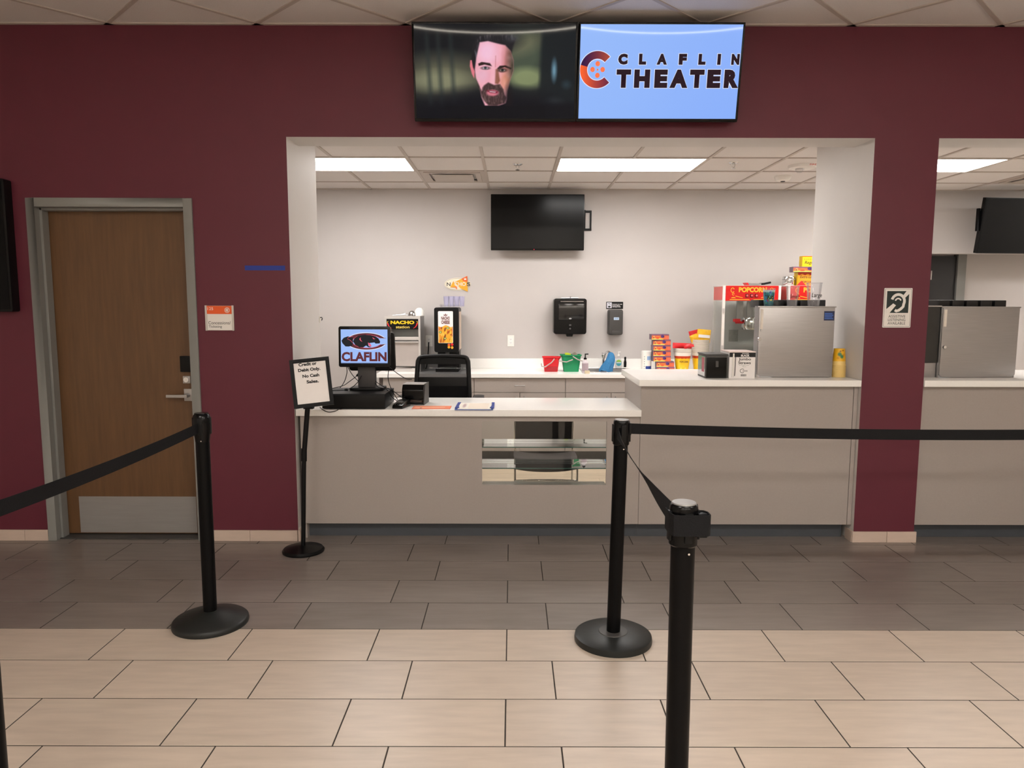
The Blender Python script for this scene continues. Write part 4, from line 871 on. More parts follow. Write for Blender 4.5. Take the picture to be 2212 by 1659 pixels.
# cables
def cable(label, pts, r=0.0026, cat='cable', ferrite=None):
    t = thing('power_cable', label, cat, pts[0], 0, 'register cables')
    p0 = Vector(pts[0]); P = [tuple(Vector(p)-p0) for p in spline(pts, 8)]
    obj('cord', MB().tube(P, r, 8), black, t)
    if ferrite is not None:
        a, b = P[ferrite], P[ferrite+3]; obj('ferrite_bead', MB().tube([a, b], 0.008, 10), black, t)
ZC = TZ+0.006
DT = TZ+0.1012+0.003
cable('cable hanging from the left corner of the register screen down behind the sign', [(-1.12, 4.93, 1.135), (-1.13, 4.98, 1.08), (-1.17, 5.03, 1.0), (-1.25, 5.06, 0.92), (-1.30, 5.08, ZC)])
cable('thin cable looping between register screen and drawer top on the left', [(-1.115, 4.93, 1.135), (-1.09, 5.0, 1.06), (-1.03, 5.02, 1.0), (-0.985, 4.98, DT+0.03)])
cable('cable with two ferrite beads left of the register column', [(-1.03, 5.0, 1.10), (-1.07, 5.02, 1.06), (-1.13, 5.03, 1.015), (-1.17, 5.02, 0.99), (-1.235, 4.98, DT)], ferrite=5)
cable('cable with a ferrite bead resting on the cash drawer top', [(-1.02, 4.93, 1.07), (-1.05, 4.92, 1.02), (-1.10, 4.90, DT+0.006), (-1.16, 4.89, DT), (-1.235, 4.87, DT)], ferrite=17)
cable('cable from the right corner of the register screen to the receipt printer', [(-0.83, 4.92, 1.13), (-0.78, 4.97, 1.08), (-0.73, 5.02, 1.04), (-0.70, 5.08, 1.03)])
cable('cable curving from register screen down to the counter right of the drawer', [(-0.835, 4.94, 1.12), (-0.845, 4.96, 1.05), (-0.83, 4.98, 0.98), (-0.80, 4.99, 0.92), (-0.765, 4.96, ZC)])
cable('cable running from the register column over the drawer to the card reader', [(-0.93, 4.94, 1.02), (-0.90, 4.90, 0.995), (-0.84, 4.88, DT+0.004), (-0.80, 4.86, 0.93), (-0.755, 4.855, 0.90)])
cable('cable draped from the register column across the receipt printer front', [(-0.93, 4.95, 1.03), (-0.88, 4.93, 1.0), (-0.80, 4.91, 0.965), (-0.74, 4.895, 0.925), (-0.67, 4.89, 0.902), (-0.60, 4.90, 0.910)])
cable('loose cable end drooping over the counter edge below the sign frame', [(-1.265, 4.77, ZC), (-1.245, 4.72, ZC), (-1.225, 4.685, 0.873), (-1.19, 4.683, 0.858), (-1.15, 4.684, 0.862), (-1.11, 4.70, ZC-0.001), (-1.09, 4.715, ZC)])

# ================================================================== on the back worktop
WZ = 0.8722
t = thing('nacho_warmer', 'aluminium nacho chip warmer cabinet with black illuminated-style sign', 'food warmer', (-1.092, 7.30, WZ+0.0005))
hw_, hd_, H_ = 0.178, 0.33, 0.556
fb = MB(); b = 0.020
for s in (-1, 1):
    for y in (0, hd_-b): fb.box(min(s*hw_, s*(hw_-b)), max(s*hw_, s*(hw_-b)), y, y+b, 0.012, H_)
fb.box(-hw_+b, hw_-b, 0, b, H_-0.028, H_).box(-hw_+b, hw_-b, 0, b, 0.012, 0.036).box(-hw_, hw_, 0.02, hd_, H_-0.008, H_).box(-hw_, hw_, 0, hd_, 0.0, 0.012)
obj('frame', fb, alum, t)
sg = obj('sign_panel', MB().box(-hw_+b, hw_-b, 0.003, 0.016, 0.425, 0.528), black, t)
text('NACHO', yellow, sg, -0.118, 0.002, 0.476, 0.236, 0.034, bold=0.045); text('station', M('pale yellow print', (226, 196, 90), 0.5, var=0.02), sg, -0.066, 0.002, 0.434, 0.136, 0.026, bold=0.02)
for s in (-1, 1):
    flat('chili_pepper', MB().stroke(spline([(s*0.148, 0.486), (s*0.140, 0.465), (s*0.128, 0.448), (s*0.108, 0.434)], 5), lambda f: 0.014*(1-0.8*f)), red, sg, (0, 0.0022, 0))
    flat('chili_stem', MB().stroke(spline([(s*0.148, 0.484), (s*0.150, 0.500), (s*0.140, 0.504)], 5), 0.004), yellow, sg, (0, 0.0020, 0))
obj('shelf_rail', MB().box(-hw_+b, hw_-b, -0.004, 0.016, 0.315, 0.350), alum, t, bevel=0.003)
obj('hopper_door', MB().box(-hw_+b, hw_-b, 0.004, 0.012, 0.055, 0.305), M('door panel', (182, 172, 166), 0.35, 0.2, var=0.04, scale=12), t)
obj('door_handle', MB().box(-hw_+b, hw_-b, -0.014, 0.004, 0.292, 0.304), alum, t, bevel=0.003)
obj('crumb_tray', MB().box(-0.14, 0.09, -0.006, 0.012, 0.036, 0.050), chrome, t)
obj('upper_glass', MB().box(-hw_+b, hw_-b, 0.008, 0.012, 0.350, 0.425), glass, t)
for s in (-1, 1): obj('side_panel', MB().box(min(s*hw_, s*(hw_-0.004)), max(s*hw_, s*(hw_-0.004)), b, hd_-b, 0.012, H_-0.008), steel, t)
obj('back_panel', MB().box(-hw_+b, hw_-b, hd_-0.010, hd_-0.004, 0.012, H_-0.01), steel, t)
zt = WZ+0.0005+H_
tag(obj('metal_tongs', MB().tube([(-0.07, 0, 0.006), (0.0, 0.01, 0.010), (0.06, 0.0, 0.012), (0.09, -0.01, 0.006)], 0.006, 8).tube([(-0.07, 0.02, 0.006), (0, 0.02, 0.010), (0.06, 0.02, 0.024)], 0.005, 8), steel, None, (-1.135, 7.40, zt)), 'steel tongs lying on top of the nacho warmer', 'tongs')
bb = MB().lathe([(0.001, 0.056), (0.020, 0.052), (0.036, 0.034), (0.042, 0.0005), (0.040, 0.0005), (0.034, 0.032), (0.018, 0.050), (0.001, 0.054)], 24, cap=False)
tag(obj('metal_bowl', bb, chrome, None, (-1.010, 7.42, zt)), 'small upturned shiny metal bowl on the nacho warmer', 'bowl')
bb = MB().lathe([(0.001, 0.082), (0.022, 0.078), (0.042, 0.058), (0.050, 0.02), (0.051, 0.0005), (0.049, 0.0005), (0.048, 0.02), (0.040, 0.056), (0.02, 0.076), (0.001, 0.080)], 28, cap=False)
tag(obj('white_bowl', bb, white_p, None, (-0.942, 7.46, zt)), 'white upturned bowl at the right corner of the nacho warmer', 'bowl')
cable('black plug leads hanging from the outlet behind the nacho warmer', [(-0.877, RY-0.035, 1.148), (-0.878, RY-0.05, 1.10), (-0.885, RY-0.06, 1.0), (-0.895, RY-0.08, 0.90), (-0.90, RY-0.12, WZ+0.006)], 0.006)
# cheese dispenser
t = thing('cheese_dispenser', 'black nacho cheese dispenser with a printed chip picture', 'dispenser', (-0.652, 7.27, WZ+0.0005))
obj('base', MB().prism(rrect(-0.115, 0.115, 0.02, 0.40, 0.02), 0, 0.03, 'Z').box(-0.105, 0.115, 0.16, 0.38, 0.03, 0.21), black, t, bevel=0.004)
obj('drip_tray', MB().box(-0.09, 0.09, 0.03, 0.15, 0.03, 0.042), M('perforated tray', (40, 40, 42), 0.3, 0.6, var=0.1, scale=40), t)
hd2 = obj('head', MB().prism(rrect(-0.122, 0.122, 0.198, 0.642, 0.022), 0.0, 0.38), black, t, bevel=0.012, seg=3)
obj('nozzle', MB().lathe([(0.012, 0.165), (0.02, 0.18), (0.02, 0.20)], 16, c=(0, 0.09, 0)), dgrey, t)
obj('side_art', MB().box(0.1225, 0.124, 0.06, 0.34, 0.22, 0.60), M('faded side print', (206, 184, 164), 0.5, var=0.18, scale=14), t)
def cheese(u, v):
    rng = np.random.RandomState(4); im = base(u, (240, 236, 238)); low = np.clip((v-(.46+.03*np.sin(u*9)))/.02, 0, 1)
    im = over(im, low, (236, 168, 44))
    cols = [(246, 196, 70), (224, 140, 30), (200, 96, 26), (252, 214, 110), (110, 44, 24), (240, 178, 60), (160, 70, 28)]
    for k in range(46):
        cx, cy = rng.rand(), .5+.5*rng.rand(); im = over(im, ell(u, v, cx, cy, .05+.09*rng.rand(), .02+.035*rng.rand(), .3, rng.rand()*180)*low, cols[rng.randint(7)], .9)
    for cx, cy in ((.66, .53), (.13, .66), (.46, .86)): im = over(im, ell(u, v, cx, cy, .10, .036, .15)*low, (70, 104, 40)); im = over(im, ell(u, v, cx, cy, .06, .022, .2)*low, (206, 214, 140))
    return im
obj('print_panel', MB().prism(rrect(-0.082, 0.066, 0.290, 0.606, 0.010), -0.002, 0.0), paper, hd2)
paint('picture', cheese, -0.079, 0.063, 0.293, 0.603, 60, 120, artg, hd2, y=-0.0026)
brn = M('brown print', (104, 46, 30), 0.5, var=0.03)
text('NACHO', brn, hd2, -0.050, -0.0034, 0.520, 0.084, 0.034, bold=0.04); text('CHEESE', brn, hd2, -0.050, -0.0034, 0.480, 0.084, 0.034, bold=0.04)
flat('pot_mark', MB().poly([(-0.024, 0.562), (0.008, 0.562), (0.012, 0.574), (-0.002, 0.570), (-0.008, 0.586), (-0.014, 0.570), (-0.028, 0.574)]), brn, hd2, (0, -0.0034, 0))
for x, z, cmat in ((0.024, 0.272, og), (0.056, 0.276, red), (0.024, 0.250, yl), (0.056, 0.246, yl)): obj('button', MB().lathe([(0.013, -0.003), (0.013, 0.0)], 16, axis='Y', c=(x, 0, z)), cmat, hd2)
# clear trays and tubs on top of it
zt = WZ+0.0005+0.6425
def tray(z, label, dx=0.0):
    mb = MB()
    o_, i_ = rrect(-0.125, 0.105, -0.085, 0.085, 0.02, 4), rrect(-0.112, 0.092, -0.072, 0.072, 0.02, 4); n = len(o_)
    mb.add([(p[0], p[1], 0.024) for p in o_]+[(p[0], p[1], 0.0) for p in i_], [[i, (i+1) % n, n+(i+1) % n, n+i] for i in range(n)]+[[n+i for i in range(n)][::-1]])
    tag(obj('plastic_tray', mb, clearp, None, (-0.605+dx, 7.42, z)), label, 'tray', 'clear nacho trays')
tray(zt+0.0005, 'clear plastic nacho tray lying directly on the cheese dispenser'); tray(zt+0.008, 'clear plastic nacho tray nested in the lower tray under the tubs', 0.006)
tub = None
for k in range(4):
    lb = ['leftmost', 'second from left', 'third from left', 'rightmost'][k]
    x = -0.665+k*0.053
    mb = MB().lathe([(0.022, 0.0), (0.0275, 0.098), (0.029, 0.100), (0.027, 0.099), (0.021, 0.002)], 20, cap=False); mb.lathe([(0.001, 0.0005), (0.022, 0.0005)], 20, cap=False)
    tag(obj('plastic_tub', mb, lilacp, None, (x, 7.42, zt+0.0105)), lb+' of the clear lilac tubs on top of the cheese dispenser', 'tub', 'clear tubs on the cheese dispenser')

# buckets
def bucket(label, x, mat, sc_, tilt):
    t = thing('cleaning_bucket', label, 'bucket', (x, 7.40, WZ+0.0005), 0, 'cleaning buckets')
    a, b, h = 0.066*sc_, 0.084*sc_, 0.150*sc_; mb = MB()
    lo, hi = rrect(-a, a, -a*0.85, a*0.85, 0.02, 4), rrect(-b, b, -b*0.85, b*0.85, 0.024, 4); hr = rrect(-b-0.006, b+0.008, -b*0.85-0.006, b*0.85+0.006, 0.026, 4)
    hi2 = rrect(-b+0.004, b-0.004, -b*0.85+0.004, b*0.85-0.004, 0.022, 4); lo2 = rrect(-a+0.003, a-0.003, -a*0.85+0.003, a*0.85-0.003, 0.018, 4)
    n = len(lo); rings = [(lo, 0.0), (hi, h-0.012), (hr, h-0.010), (hr, h), (hi2, h), (lo2, 0.004)]
    vs = [(p[0], p[1], z) for r, z in rings for p in r]
    mb.add(vs, [[i*n+k, i*n+(k+1) % n, (i+1)*n+(k+1) % n, (i+1)*n+k] for i in range(5) for k in range(n)]+[list(range(n))[::-1], [5*n+k for k in range(n)]])
    obj('shell', mb, mat, t); obj('pour_lip', MB().prism([(b*0.3, h), (b+0.018, h+0.003), (b+0.004, h-0.025), (b*0.4, h-0.012)] if tilt else [(-b*0.3, h), (-b*0.4, h-0.012), (-b-0.004, h-0.025), (-b-0.02, h+0.004)], -b*0.3, b*0.3), mat, t)
    return t, a, b, h
bail = M('grey bail', (176, 166, 158), 0.45, var=0.03)
t, a, b, h = bucket('red cleaning bucket with grey handle left of the sink', 0.395, red, 1.0, True)
obj('handle', MB().tube([(b-0.055, -0.078, h-0.020), (0.0, -0.092, h-0.055), (-b+0.02, -0.096, h-0.098), (-b-0.012, -0.08, h-0.095), (-b-0.014, 0.0, h-0.075)], 0.006, 8), bail, t)
obj('fill_band', MB().prism([(-0.060, 0.012), (0.062, 0.012), (0.068, 0.052), (-0.040, 0.052)], -0.0665, -0.064), M('dark red band', (168, 24, 34), 0.45, var=0.02), t)
t, a, b, h = bucket('green cleaning bucket with grey handles beside the soap bottle', 0.597, green, 1.14, False)
obj('handle', MB().tube([(0.012, -0.088, h-0.045), (-0.05, -0.094, h-0.07), (-b-0.03, -0.06, h-0.062), (-b-0.034, 0, h-0.055)], 0.006, 8), bail, t)
obj('second_handle', MB().tube([(0.012, -0.088, h-0.014), (0.06, -0.09, h-0.045), (b+0.03, -0.07, h-0.066)], 0.006, 8), bail, t)
tag(obj('folded_sponge', MB().box(-0.04, 0.0, -0.02, 0.03, 0, 0.025).box(0.0, 0.02, -0.01, 0.02, 0.0, 0.018), M('lime sponge', (190, 204, 40), 0.8, var=0.12, scale=60), None, (0.575, 7.39, WZ+h-0.008), bevel=0.006), 'lime green sponge sticking out of the green bucket', 'sponge')
tag(obj('grey_rag', MB().lathe([(0.03, 0), (0.026, 0.016), (0.016, 0.028), (0.002, 0.036)], 14, sx=1.0, sy=0.7), M('grey rag', (120, 112, 100), 0.9, var=0.15, scale=40, bump=0.3), None, (0.635, 7.40, WZ+h-0.010)), 'grey rag heaped in the green bucket', 'rag')
# pump bottle
t = thing('pump_bottle', 'lilac hand soap bottle with a black pump beside the sink', 'bottle', (0.722, 7.20, WZ+0.0005))
obj('bottle', MB().lathe([(0.029, 0), (0.031, 0.006), (0.031, 0.105), (0.027, 0.118), (0.013, 0.128), (0.012, 0.136)], 24), M('cloudy bottle', (206, 196, 200), 0.35, var=0.02), t)
obj('label', MB().lathe([(0.0316, 0.020), (0.0316, 0.098)], 24, cap=False), M('lilac label', (170, 152, 160), 0.5, var=0.08, scale=60), t)
obj('pump', MB().lathe([(0.015, 0.136), (0.015, 0.150), (0.006, 0.156), (0.005, 0.186)], 16).tube([(-0.006, -0.004, 0.188), (0.03, -0.01, 0.190)], 0.0055, 8), black, t)
tag(obj('sponge_holder', MB().prism(rrect(-0.02, 0.025, -0.02, 0.02, 0.006), 0, 0.035, 'Z'), M('tan sponge', (206, 190, 160), 0.8, var=0.1, scale=50), None, (0.728, 7.252, 0.8793), bevel=0.004) if False else obj('tan_sponge', MB().prism(rrect(-0.022, 0.028, -0.012, 0.012, 0.004), 0, 0.030, 'Z'), M('tan sponge', (206, 190, 160), 0.8, var=0.1, scale=50), None, (0.735, 7.148, WZ+0.0005), bevel=0.004), 'small tan sponge standing before the lilac soap bottle', 'sponge')
# blue cloth on the faucet
n = 18; mb = MB(); pts = []
for j in range(n+1):
    f = j/n; zc = 1.062-0.185*f
    for i in range(25):
        a = 2*PI*i/24; fold = 1+0.26*math.sin(3*a+1.0)*f+0.16*math.sin(7*a+f*3)*f
        rr = (0.014+0.050*f**0.45)*fold; pts.append((1.008-0.046*f+0.012*math.sin(5*f)+rr*math.cos(a)*0.95, 7.470-0.06*f+rr*math.sin(a)*0.55, zc+(0.010*math.sin(2*a) if j == n else 0)))
mb.add(pts, [[j*25+i, j*25+i+1, (j+1)*25+i+1, (j+1)*25+i] for j in range(n) for i in range(24)])
tag(obj('blue_cloth', mb, M('blue microfibre', (52, 116, 164), 0.9, var=0.12, scale=60, bump=0.3)), 'blue cleaning cloth hung over the sink faucet', 'cloth')
# dish soap
t = thing('dish_soap', 'clear dish soap bottle with green and blue label right of the faucet', 'bottle', (1.118, 7.68-0.02, 0.8795))
obj('bottle', MB().lathe([(0.030, 0), (0.034, 0.03), (0.034, 0.07), (0.024, 0.105), (0.012, 0.122), (0.012, 0.13)], 24, sy=0.6), clearp, t)
def dl(u, v):
    im = base(u, (60, 150, 170)); im = over(im, (v < .35).astype(float), (150, 190, 60)); im = over(im, ((v > .42) & (v < .58)).astype(float), (226, 236, 232)); return im
flat('label_backing', MB().poly(arc(0, 0.060, 0.029, 0.034, 0, 360, 24)[:-1]), M('teal label', (64, 150, 166), 0.4, var=0.15, scale=50), t, (0, -0.0215, 0))
flat('label_top', MB().poly(arc(0, 0.066, 0.026, 0.026, 10, 170, 16)), M('lime label', (156, 192, 60), 0.4, var=0.1, scale=50), t, (0, -0.0219, 0))
flat('label_band', MB().poly([(-0.024, 0.058), (0.024, 0.058), (0.024, 0.066), (-0.024, 0.066)]), paper, t, (0, -0.0222, 0))
obj('pump', MB().lathe([(0.013, 0.13), (0.013, 0.142), (0.005, 0.15), (0.004, 0.172)], 14).tube([(-0.006, 0, 0.172), (0.018, -0.01, 0.174)], 0.005, 8), white_p, t)
t = thing('scrub_brush', 'black upright scrub brush behind the bar corner', 'brush', (1.19, 7.675, 0.8795))
obj('bristles', MB().lathe([(0.020, 0), (0.018, 0.012)], 16), white_p, t); obj('handle', MB().lathe([(0.013, 0.012), (0.015, 0.06), (0.008, 0.09), (0.012, 0.108), (0.010, 0.118), (0.002, 0.122)], 16), black, t)
tag(obj('steel_wand', MB().tube([(-0.07, 0, 0.007), (0.06, 0.0, 0.007)], 0.006, 8).tube([(-0.085, 0, 0.0085), (-0.06, 0, 0.0085)], 0.008, 8), steel, None, (0.86, 7.672, 0.8793)), 'slim steel wand lying behind the sink', 'tool')
# wipes canister
t = thing('wipes_canister', 'white and blue wipes canister left of the candy boxes', 'canister', (1.362, 7.40, WZ+0.0005))
def wip(a, v, z):
    im = base(a, (238, 232, 224)); f = np.abs(a-.78) < .12
    im = over(im, ((z > .12) & (z < .16) & (a > .74) & (a < .90)).astype(float), (150, 182, 220)); im = over(im, ((z < .06) & (a > .70) & (a < .93)).astype(float), (44, 70, 140))
    return over(im, ((z > .03) & (z < .17) & (np.abs(a-.66) < .02) & (np.sin(z*260) > 0)).astype(float), (110, 108, 116), .6)
lathe_paint('tub', [(0.05, 0)]+[(0.0515, 0.004+0.176*k/44) for k in range(45)]+[(0.05, 0.182)], 72, wip, artg, t)
obj('lid', MB().lathe([(0.052, 0.176), (0.053, 0.182), (0.053, 0.204), (0.046, 0.210), (0.001, 0.211)], 32), white_p, t)

# candy boxes
def candy(u, v):
    im = base(u, (226, 108, 62)); im = over(im, np.clip(1-v*2.6, 0, 1), (106, 78, 128)); im = over(im, pol(u*4, v, [(0, .84), (1.3, .72), (2.6, .86), (2.9, 1.1), (0, 1.1)], .03), (246, 224, 110))
    im = over(im, ell(u, v, .36, .60, .13, .22, .2), (248, 138, 60)); im = over(im, ell(u, v, .34, .70, .10, .16, .3), (230, 70, 50))
    im = over(im, ell(u, v, .62, .38, .09, .30, .15), (84, 56, 120)); im = over(im, ell(u, v, .68, .45, .05, .20, .2), (60, 40, 96))
    im = over(im, ell(u, v, .90, .62, .09, .30, .15), (240, 110, 84)); im = over(im, ell(u, v, .13, .5, .05, .22, .3), (250, 190, 120)); im = over(im, ell(u, v, .12, .62, .03, .14, .3), (110, 70, 60))
    return im
cside = M('candy box side', (120, 100, 116), 0.5, var=0.25, scale=18); 
def candy_box(label, x, y, z, rz=0.0, wd=0.176, dp=0.10, h=0.050):
    t = thing('candy_box', label, 'candy box', (x, y, z), rz, 'boxed candy')
    obj('carton', MB().box(-wd/2, wd/2, 0, dp, 0, h), cside, t, bevel=0.0008, seg=1, smooth=False)
    paint('front_print', candy, -wd/2+0.001, wd/2-0.001, 0.001, h-0.001, 60, 22, artg, t, y=-0.0007)
    return t
zb = WZ+0.0005
stack = [('bottom', 1.540, 0.0, 7.30), ('second from bottom', 1.535, -3.0, 7.305), ('third from bottom', 1.502, 2.0, 7.30), ('fourth from bottom', 1.500, -2.0, 7.305), ('fifth from bottom', 1.498, 4.0, 7.30), ('sixth from bottom', 1.496, -2.0, 7.305), ('top', 1.478, 3.0, 7.30)]
for k, (lb, x, rz, y) in enumerate(stack): candy_box('purple and orange candy box, '+lb+' of the stack by the wipes canister', x, y, zb+k*0.0545+0.0002, math.radians(rz), h=0.054)
# popcorn buckets
def pbk(a, v, z):
    im = base(a, (246, 200, 26)); top = .152; sc_ = top-0.010-0.006*np.abs(np.sin(a*2*PI*14))
    im = over(im, (z > sc_).astype(float), (196, 58, 20)); im = over(im, (z > top+.012).astype(float), (240, 232, 220)); im = over(im, ((z > .199) & (z < .2025)).astype(float), (190, 176, 162))
    for cx, cz, r in ((.72, .02, .012), (.80, .035, .014), (.76, .012, .010), (.69, .04, .008)): im = over(im, ell(a*.6, z, cx*.6, cz, r, r, .3), (252, 232, 150), .8)
    return over(im, ell(a*.6, z, .795*.6, .022, .010, .010, .3), (226, 140, 10))
PB = [(0.058+0.030*k/48, 0.21*k/48) for k in range(49)]
bk_me = None
def pop_bucket(label, x, y, z):
    global bk_me
    if bk_me is None:
        o = lathe_paint('popcorn_bucket', [(0.001, 0.002), (0.058, 0.002)]+PB+[(0.0905, 0.2085), (0.0905, 0.2125), (0.0872, 0.2125)]+[(r-0.0007, z_) for r, z_ in PB[::-6]], 72, pbk, artg, None, (x, y, z)); bk_me = o.data
    else: o = link('popcorn_bucket', bk_me, None, (x, y, z))
    return tag(o, label, 'popcorn bucket', 'nested popcorn buckets')
ordn = ['bottom', 'second', 'third', 'fourth', 'fifth', 'sixth', 'seventh', 'eighth', 'ninth', 'tenth']
for k in range(4): pop_bucket('yellow popcorn bucket, %s from the bottom in the stack beside the candy boxes' % ordn[k] if k else 'lowest yellow popcorn bucket in the stack beside the candy boxes', 1.716, 7.36, zb+k*0.0085)
o = text('POPCORN', brn, None, 1.672, 7.36-0.0795, zb+0.098, 0.086, 0.020, name='bucket_lettering', bold=0.03); 
lowest = [q for q in C.objects if q.name.startswith('popcorn_bucket') and q.get('label', '').startswith('lowest')][0]
o.parent = lowest; o.location = (1.672-1.716, -0.0815, 0.098)
for k in range(10): pop_bucket('yellow popcorn bucket, %s from the bottom of the tall stack by the popcorn machine' % ordn[k] if k else 'lowest yellow popcorn bucket of the tall stack by the popcorn machine', 1.905, 7.40, zb+k*0.0125)
# bags in the top buckets
def bag(name, label, x, y, z, wd, h, mt, rx, ry, stripe=None):
    t = thing(name, label, 'snack bag', (x, y, z)); t.rotation_euler = (math.radians(rx), math.radians(ry), 0)
    mb = MB(); nx, nz = 8, 8; pts = []
    for s in (-1, 1):
        for j in range(nz+1):
            for i in range(nx+1):
                u, v = i/nx, j/nz; pts.append((-wd/2+wd*u, s*(0.012*math.sin(PI*u)**.6*math.sin(PI*v)**.6+0.0006)+0.004*math.sin(6*u+3*v), h*v))
    m2 = (nx+1)*(nz+1); q = [[j*(nx+1)+i, j*(nx+1)+i+1, (j+1)*(nx+1)+i+1, (j+1)*(nx+1)+i] for j in range(nz) for i in range(nx)]
    mb.add(pts, q+[[m2+i for i in f[::-1]] for f in q]); obj('pouch', mb, mt, t)
    if stripe: obj('white_stripe', MB().box(-wd/2+0.01, wd/2-0.01, -0.0175, -0.0165, stripe, stripe+0.03), paper, t)
redf = M('red foil', (204, 26, 34), 0.3, var=0.1, scale=30); yelf = M('yellow foil', (238, 184, 30), 0.35, var=0.15, scale=40)
bag('candy_bag', 'red candy bag lying across the short bucket stack', 1.700, 7.305, zb+0.240, 0.19, 0.055, redf, -12, 2)
bag('candy_bag', 'folded red bag end hanging over the right rim of the short bucket stack', 1.765, 7.275, zb+0.247, 0.10, 0.030, redf, -20, -14)
bag('snack_bag', 'yellow snack bag with white stripe standing in the tall bucket stack', 1.925, 7.37, zb+0.298, 0.135, 0.13, yelf, -6, 5, 0.045)
bag('snack_bag', 'red snack bag behind the yellow one in the tall bucket stack', 1.875, 7.41, zb+0.298, 0.12, 0.125, redf, -6, -14)
bag('snack_bag', 'orange snack bag at the left rim of the tall bucket stack', 1.855, 7.375, zb+0.296, 0.08, 0.085, yelf, -8, -22)

# ------------------------------------------------------------------ popcorn machines
pred = M('popcorn red', (206, 22, 20), 0.3, var=0.05, scale=20); wfr = M('white enamel', (228, 222, 216), 0.3, var=0.02)
def popcorn_machine(x, label):
    t = thing('popcorn_machine', label, 'popcorn machine', (x, 7.18, zb), 0, 'popcorn machines')
    W2, D2, H2 = 0.282, 0.34, 0.862; ch = 0.0     # half width, depth, height, chamfer of the front corners
    def ring(o=0.0): return [(-W2-o, -o), (W2+o, -o), (W2+o, D2+o), (-W2-o, D2+o)]
    obj('base', MB().prism(ring(), 0, 0.19, 'Z'), steel, t, bevel=0.003)
    hb = obj('header', MB().prism(ring(-0.004), H2-0.150, H2-0.004, 'Z'), wfr, t)
    obj('lid', MB().prism(ring(0.003), H2-0.006, H2, 'Z'), wfr, t)
    for (xx, yy) in ((-W2+0.012, 0), (W2-0.012, 0), (-W2+0.012, D2-0.018), (W2-0.012, D2-0.018)):
        obj('corner_post', MB().box(xx-0.012, xx+0.012, yy-0.006, yy+0.018, 0.19, H2-0.005), wfr, t, bevel=0.002)
    obj('front_sign', MB().box(-W2+0.026, W2-0.026, -0.004, 0.003, H2-0.148, H2-0.002), pred, hb)
    for s in (-1, 1):
        obj('side_sign', MB().box(min(s*(W2-0.003), s*(W2+0.001)), max(s*(W2-0.003), s*(W2+0.001)), 0.02, D2-0.02, H2-0.140, H2-0.01), M('faded popcorn red', (206, 92, 86), 0.4), hb)
        obj('side_glass', MB().box(s*W2-0.002, s*W2+0.002, 0.018, D2, 0.19, H2-0.15), glass, t)
    text('POPCORN', gold, hb, -0.130, -0.0055, H2-0.066, 0.272, 0.050, bold=0.05)
    for k in range(3):
        sw = obj('switch', MB().box(-0.062+k*0.046, -0.036+k*0.046, -0.012, -0.004, H2-0.112, H2-0.082), black, hb, bevel=0.002)
        obj('rocker', MB().box(-0.058+k*0.046, -0.040+k*0.046, -0.016, -0.012, H2-0.107, H2-0.087), M('pink rocker', (220, 96, 100), 0.4), sw)
    gl = MB()
    for s in (-1, 1):
        gl.stroke([(s*0.02-0.004, H2-0.136), (s*0.215, H2-0.136)], 0.007); gl.stroke(spline([(s*0.09, H2-0.118), (s*0.12, H2-0.112), (s*0.16, H2-0.102)], 4), 0.006)
        gl.stroke(arc(s*0.190, H2-0.045, 0.016, 0.022, 20, 330, 18), 0.006).stroke(arc(s*0.182, H2-0.084, 0.010, 0.010, 0, 300, 12), 0.005).poly(arc(s*0.18, H2-0.122, 0.022, 0.010, 0, 180, 12))
    flat('ornament', gl, gold, hb, (0, -0.0052, 0))
    obj('front_glass', MB().box(-W2+0.025, W2-0.025, 0.002, 0.006, 0.19, H2-0.15), glass, t)
    obj('hinge', MB().box(-W2-0.002, -W2+0.018, -0.016, -0.006, 0.60, 0.64), alum, t); obj('hinge', MB().box(-W2-0.002, -W2+0.018, -0.016, -0.006, 0.24, 0.28), alum, t)
    obj('door_bottom_rail', MB().box(-W2+0.026, W2-0.026, -0.005, 0.006, 0.19, 0.215), wfr, t)
    kt = obj('kettle', MB().lathe([(0.085, 0.43), (0.095, 0.45), (0.095, 0.54), (0.088, 0.55), (0.001, 0.555)], 32, c=(0.06, 0.17, 0)), chrome, t)
    obj('kettle_arm', MB().cyl((-0.10, 0.17, 0.50), (-0.03, 0.17, 0.50), 0.012).box(-0.115, -0.06, 0.14, 0.20, 0.505, 0.535), red, kt)
    obj('hanger', MB().box(0.03, 0.09, 0.22, 0.24, 0.55, 0.72).box(-0.06, 0.0, 0.26, 0.28, 0.54, 0.72), steel, t)
    obj('back_glass', MB().box(-W2+0.01, W2-0.01, D2-0.012, D2-0.004, 0.19, H2-0.15), glass, t)
    obj('warning_card', MB().box(-0.115, -0.02, D2-0.016, D2-0.013, 0.30, 0.42), M('grey card', (120, 118, 112), 0.6, var=0.2, scale=60), t)
    return t
popcorn_machine(2.335, 'red and white popcorn machine left of the steel drink case')
popcorn_machine(2.965, 'red popcorn machine half hidden behind the clear cups and right reveal')
PT_ = zb+0.8625
t = thing('popcorn_scoop', 'metal popcorn scoop with black handle on top of the popcorn machine', 'scoop', (2.42, 7.34, PT_))
obj('blade', MB().prism([(-0.11, 0.028), (-0.09, 0.006), (0.04, 0.004), (0.04, 0.022), (-0.06, 0.024)], -0.05, 0.05), steel, t); obj('handle', MB().tube([(0.035, 0, 0.016), (0.085, 0, 0.020), (0.15, 0, 0.034)], 0.0105, 10), black, t)
obj('red_tip', MB().prism([(-0.115, 0.030), (-0.095, 0.0045), (-0.078, 0.0045), (-0.092, 0.030)], -0.0505, 0.0505), red, t)
t = thing('metal_canister', 'shiny metal canister on the popcorn machines beside the boxes', 'canister', (2.770, 7.40, PT_))
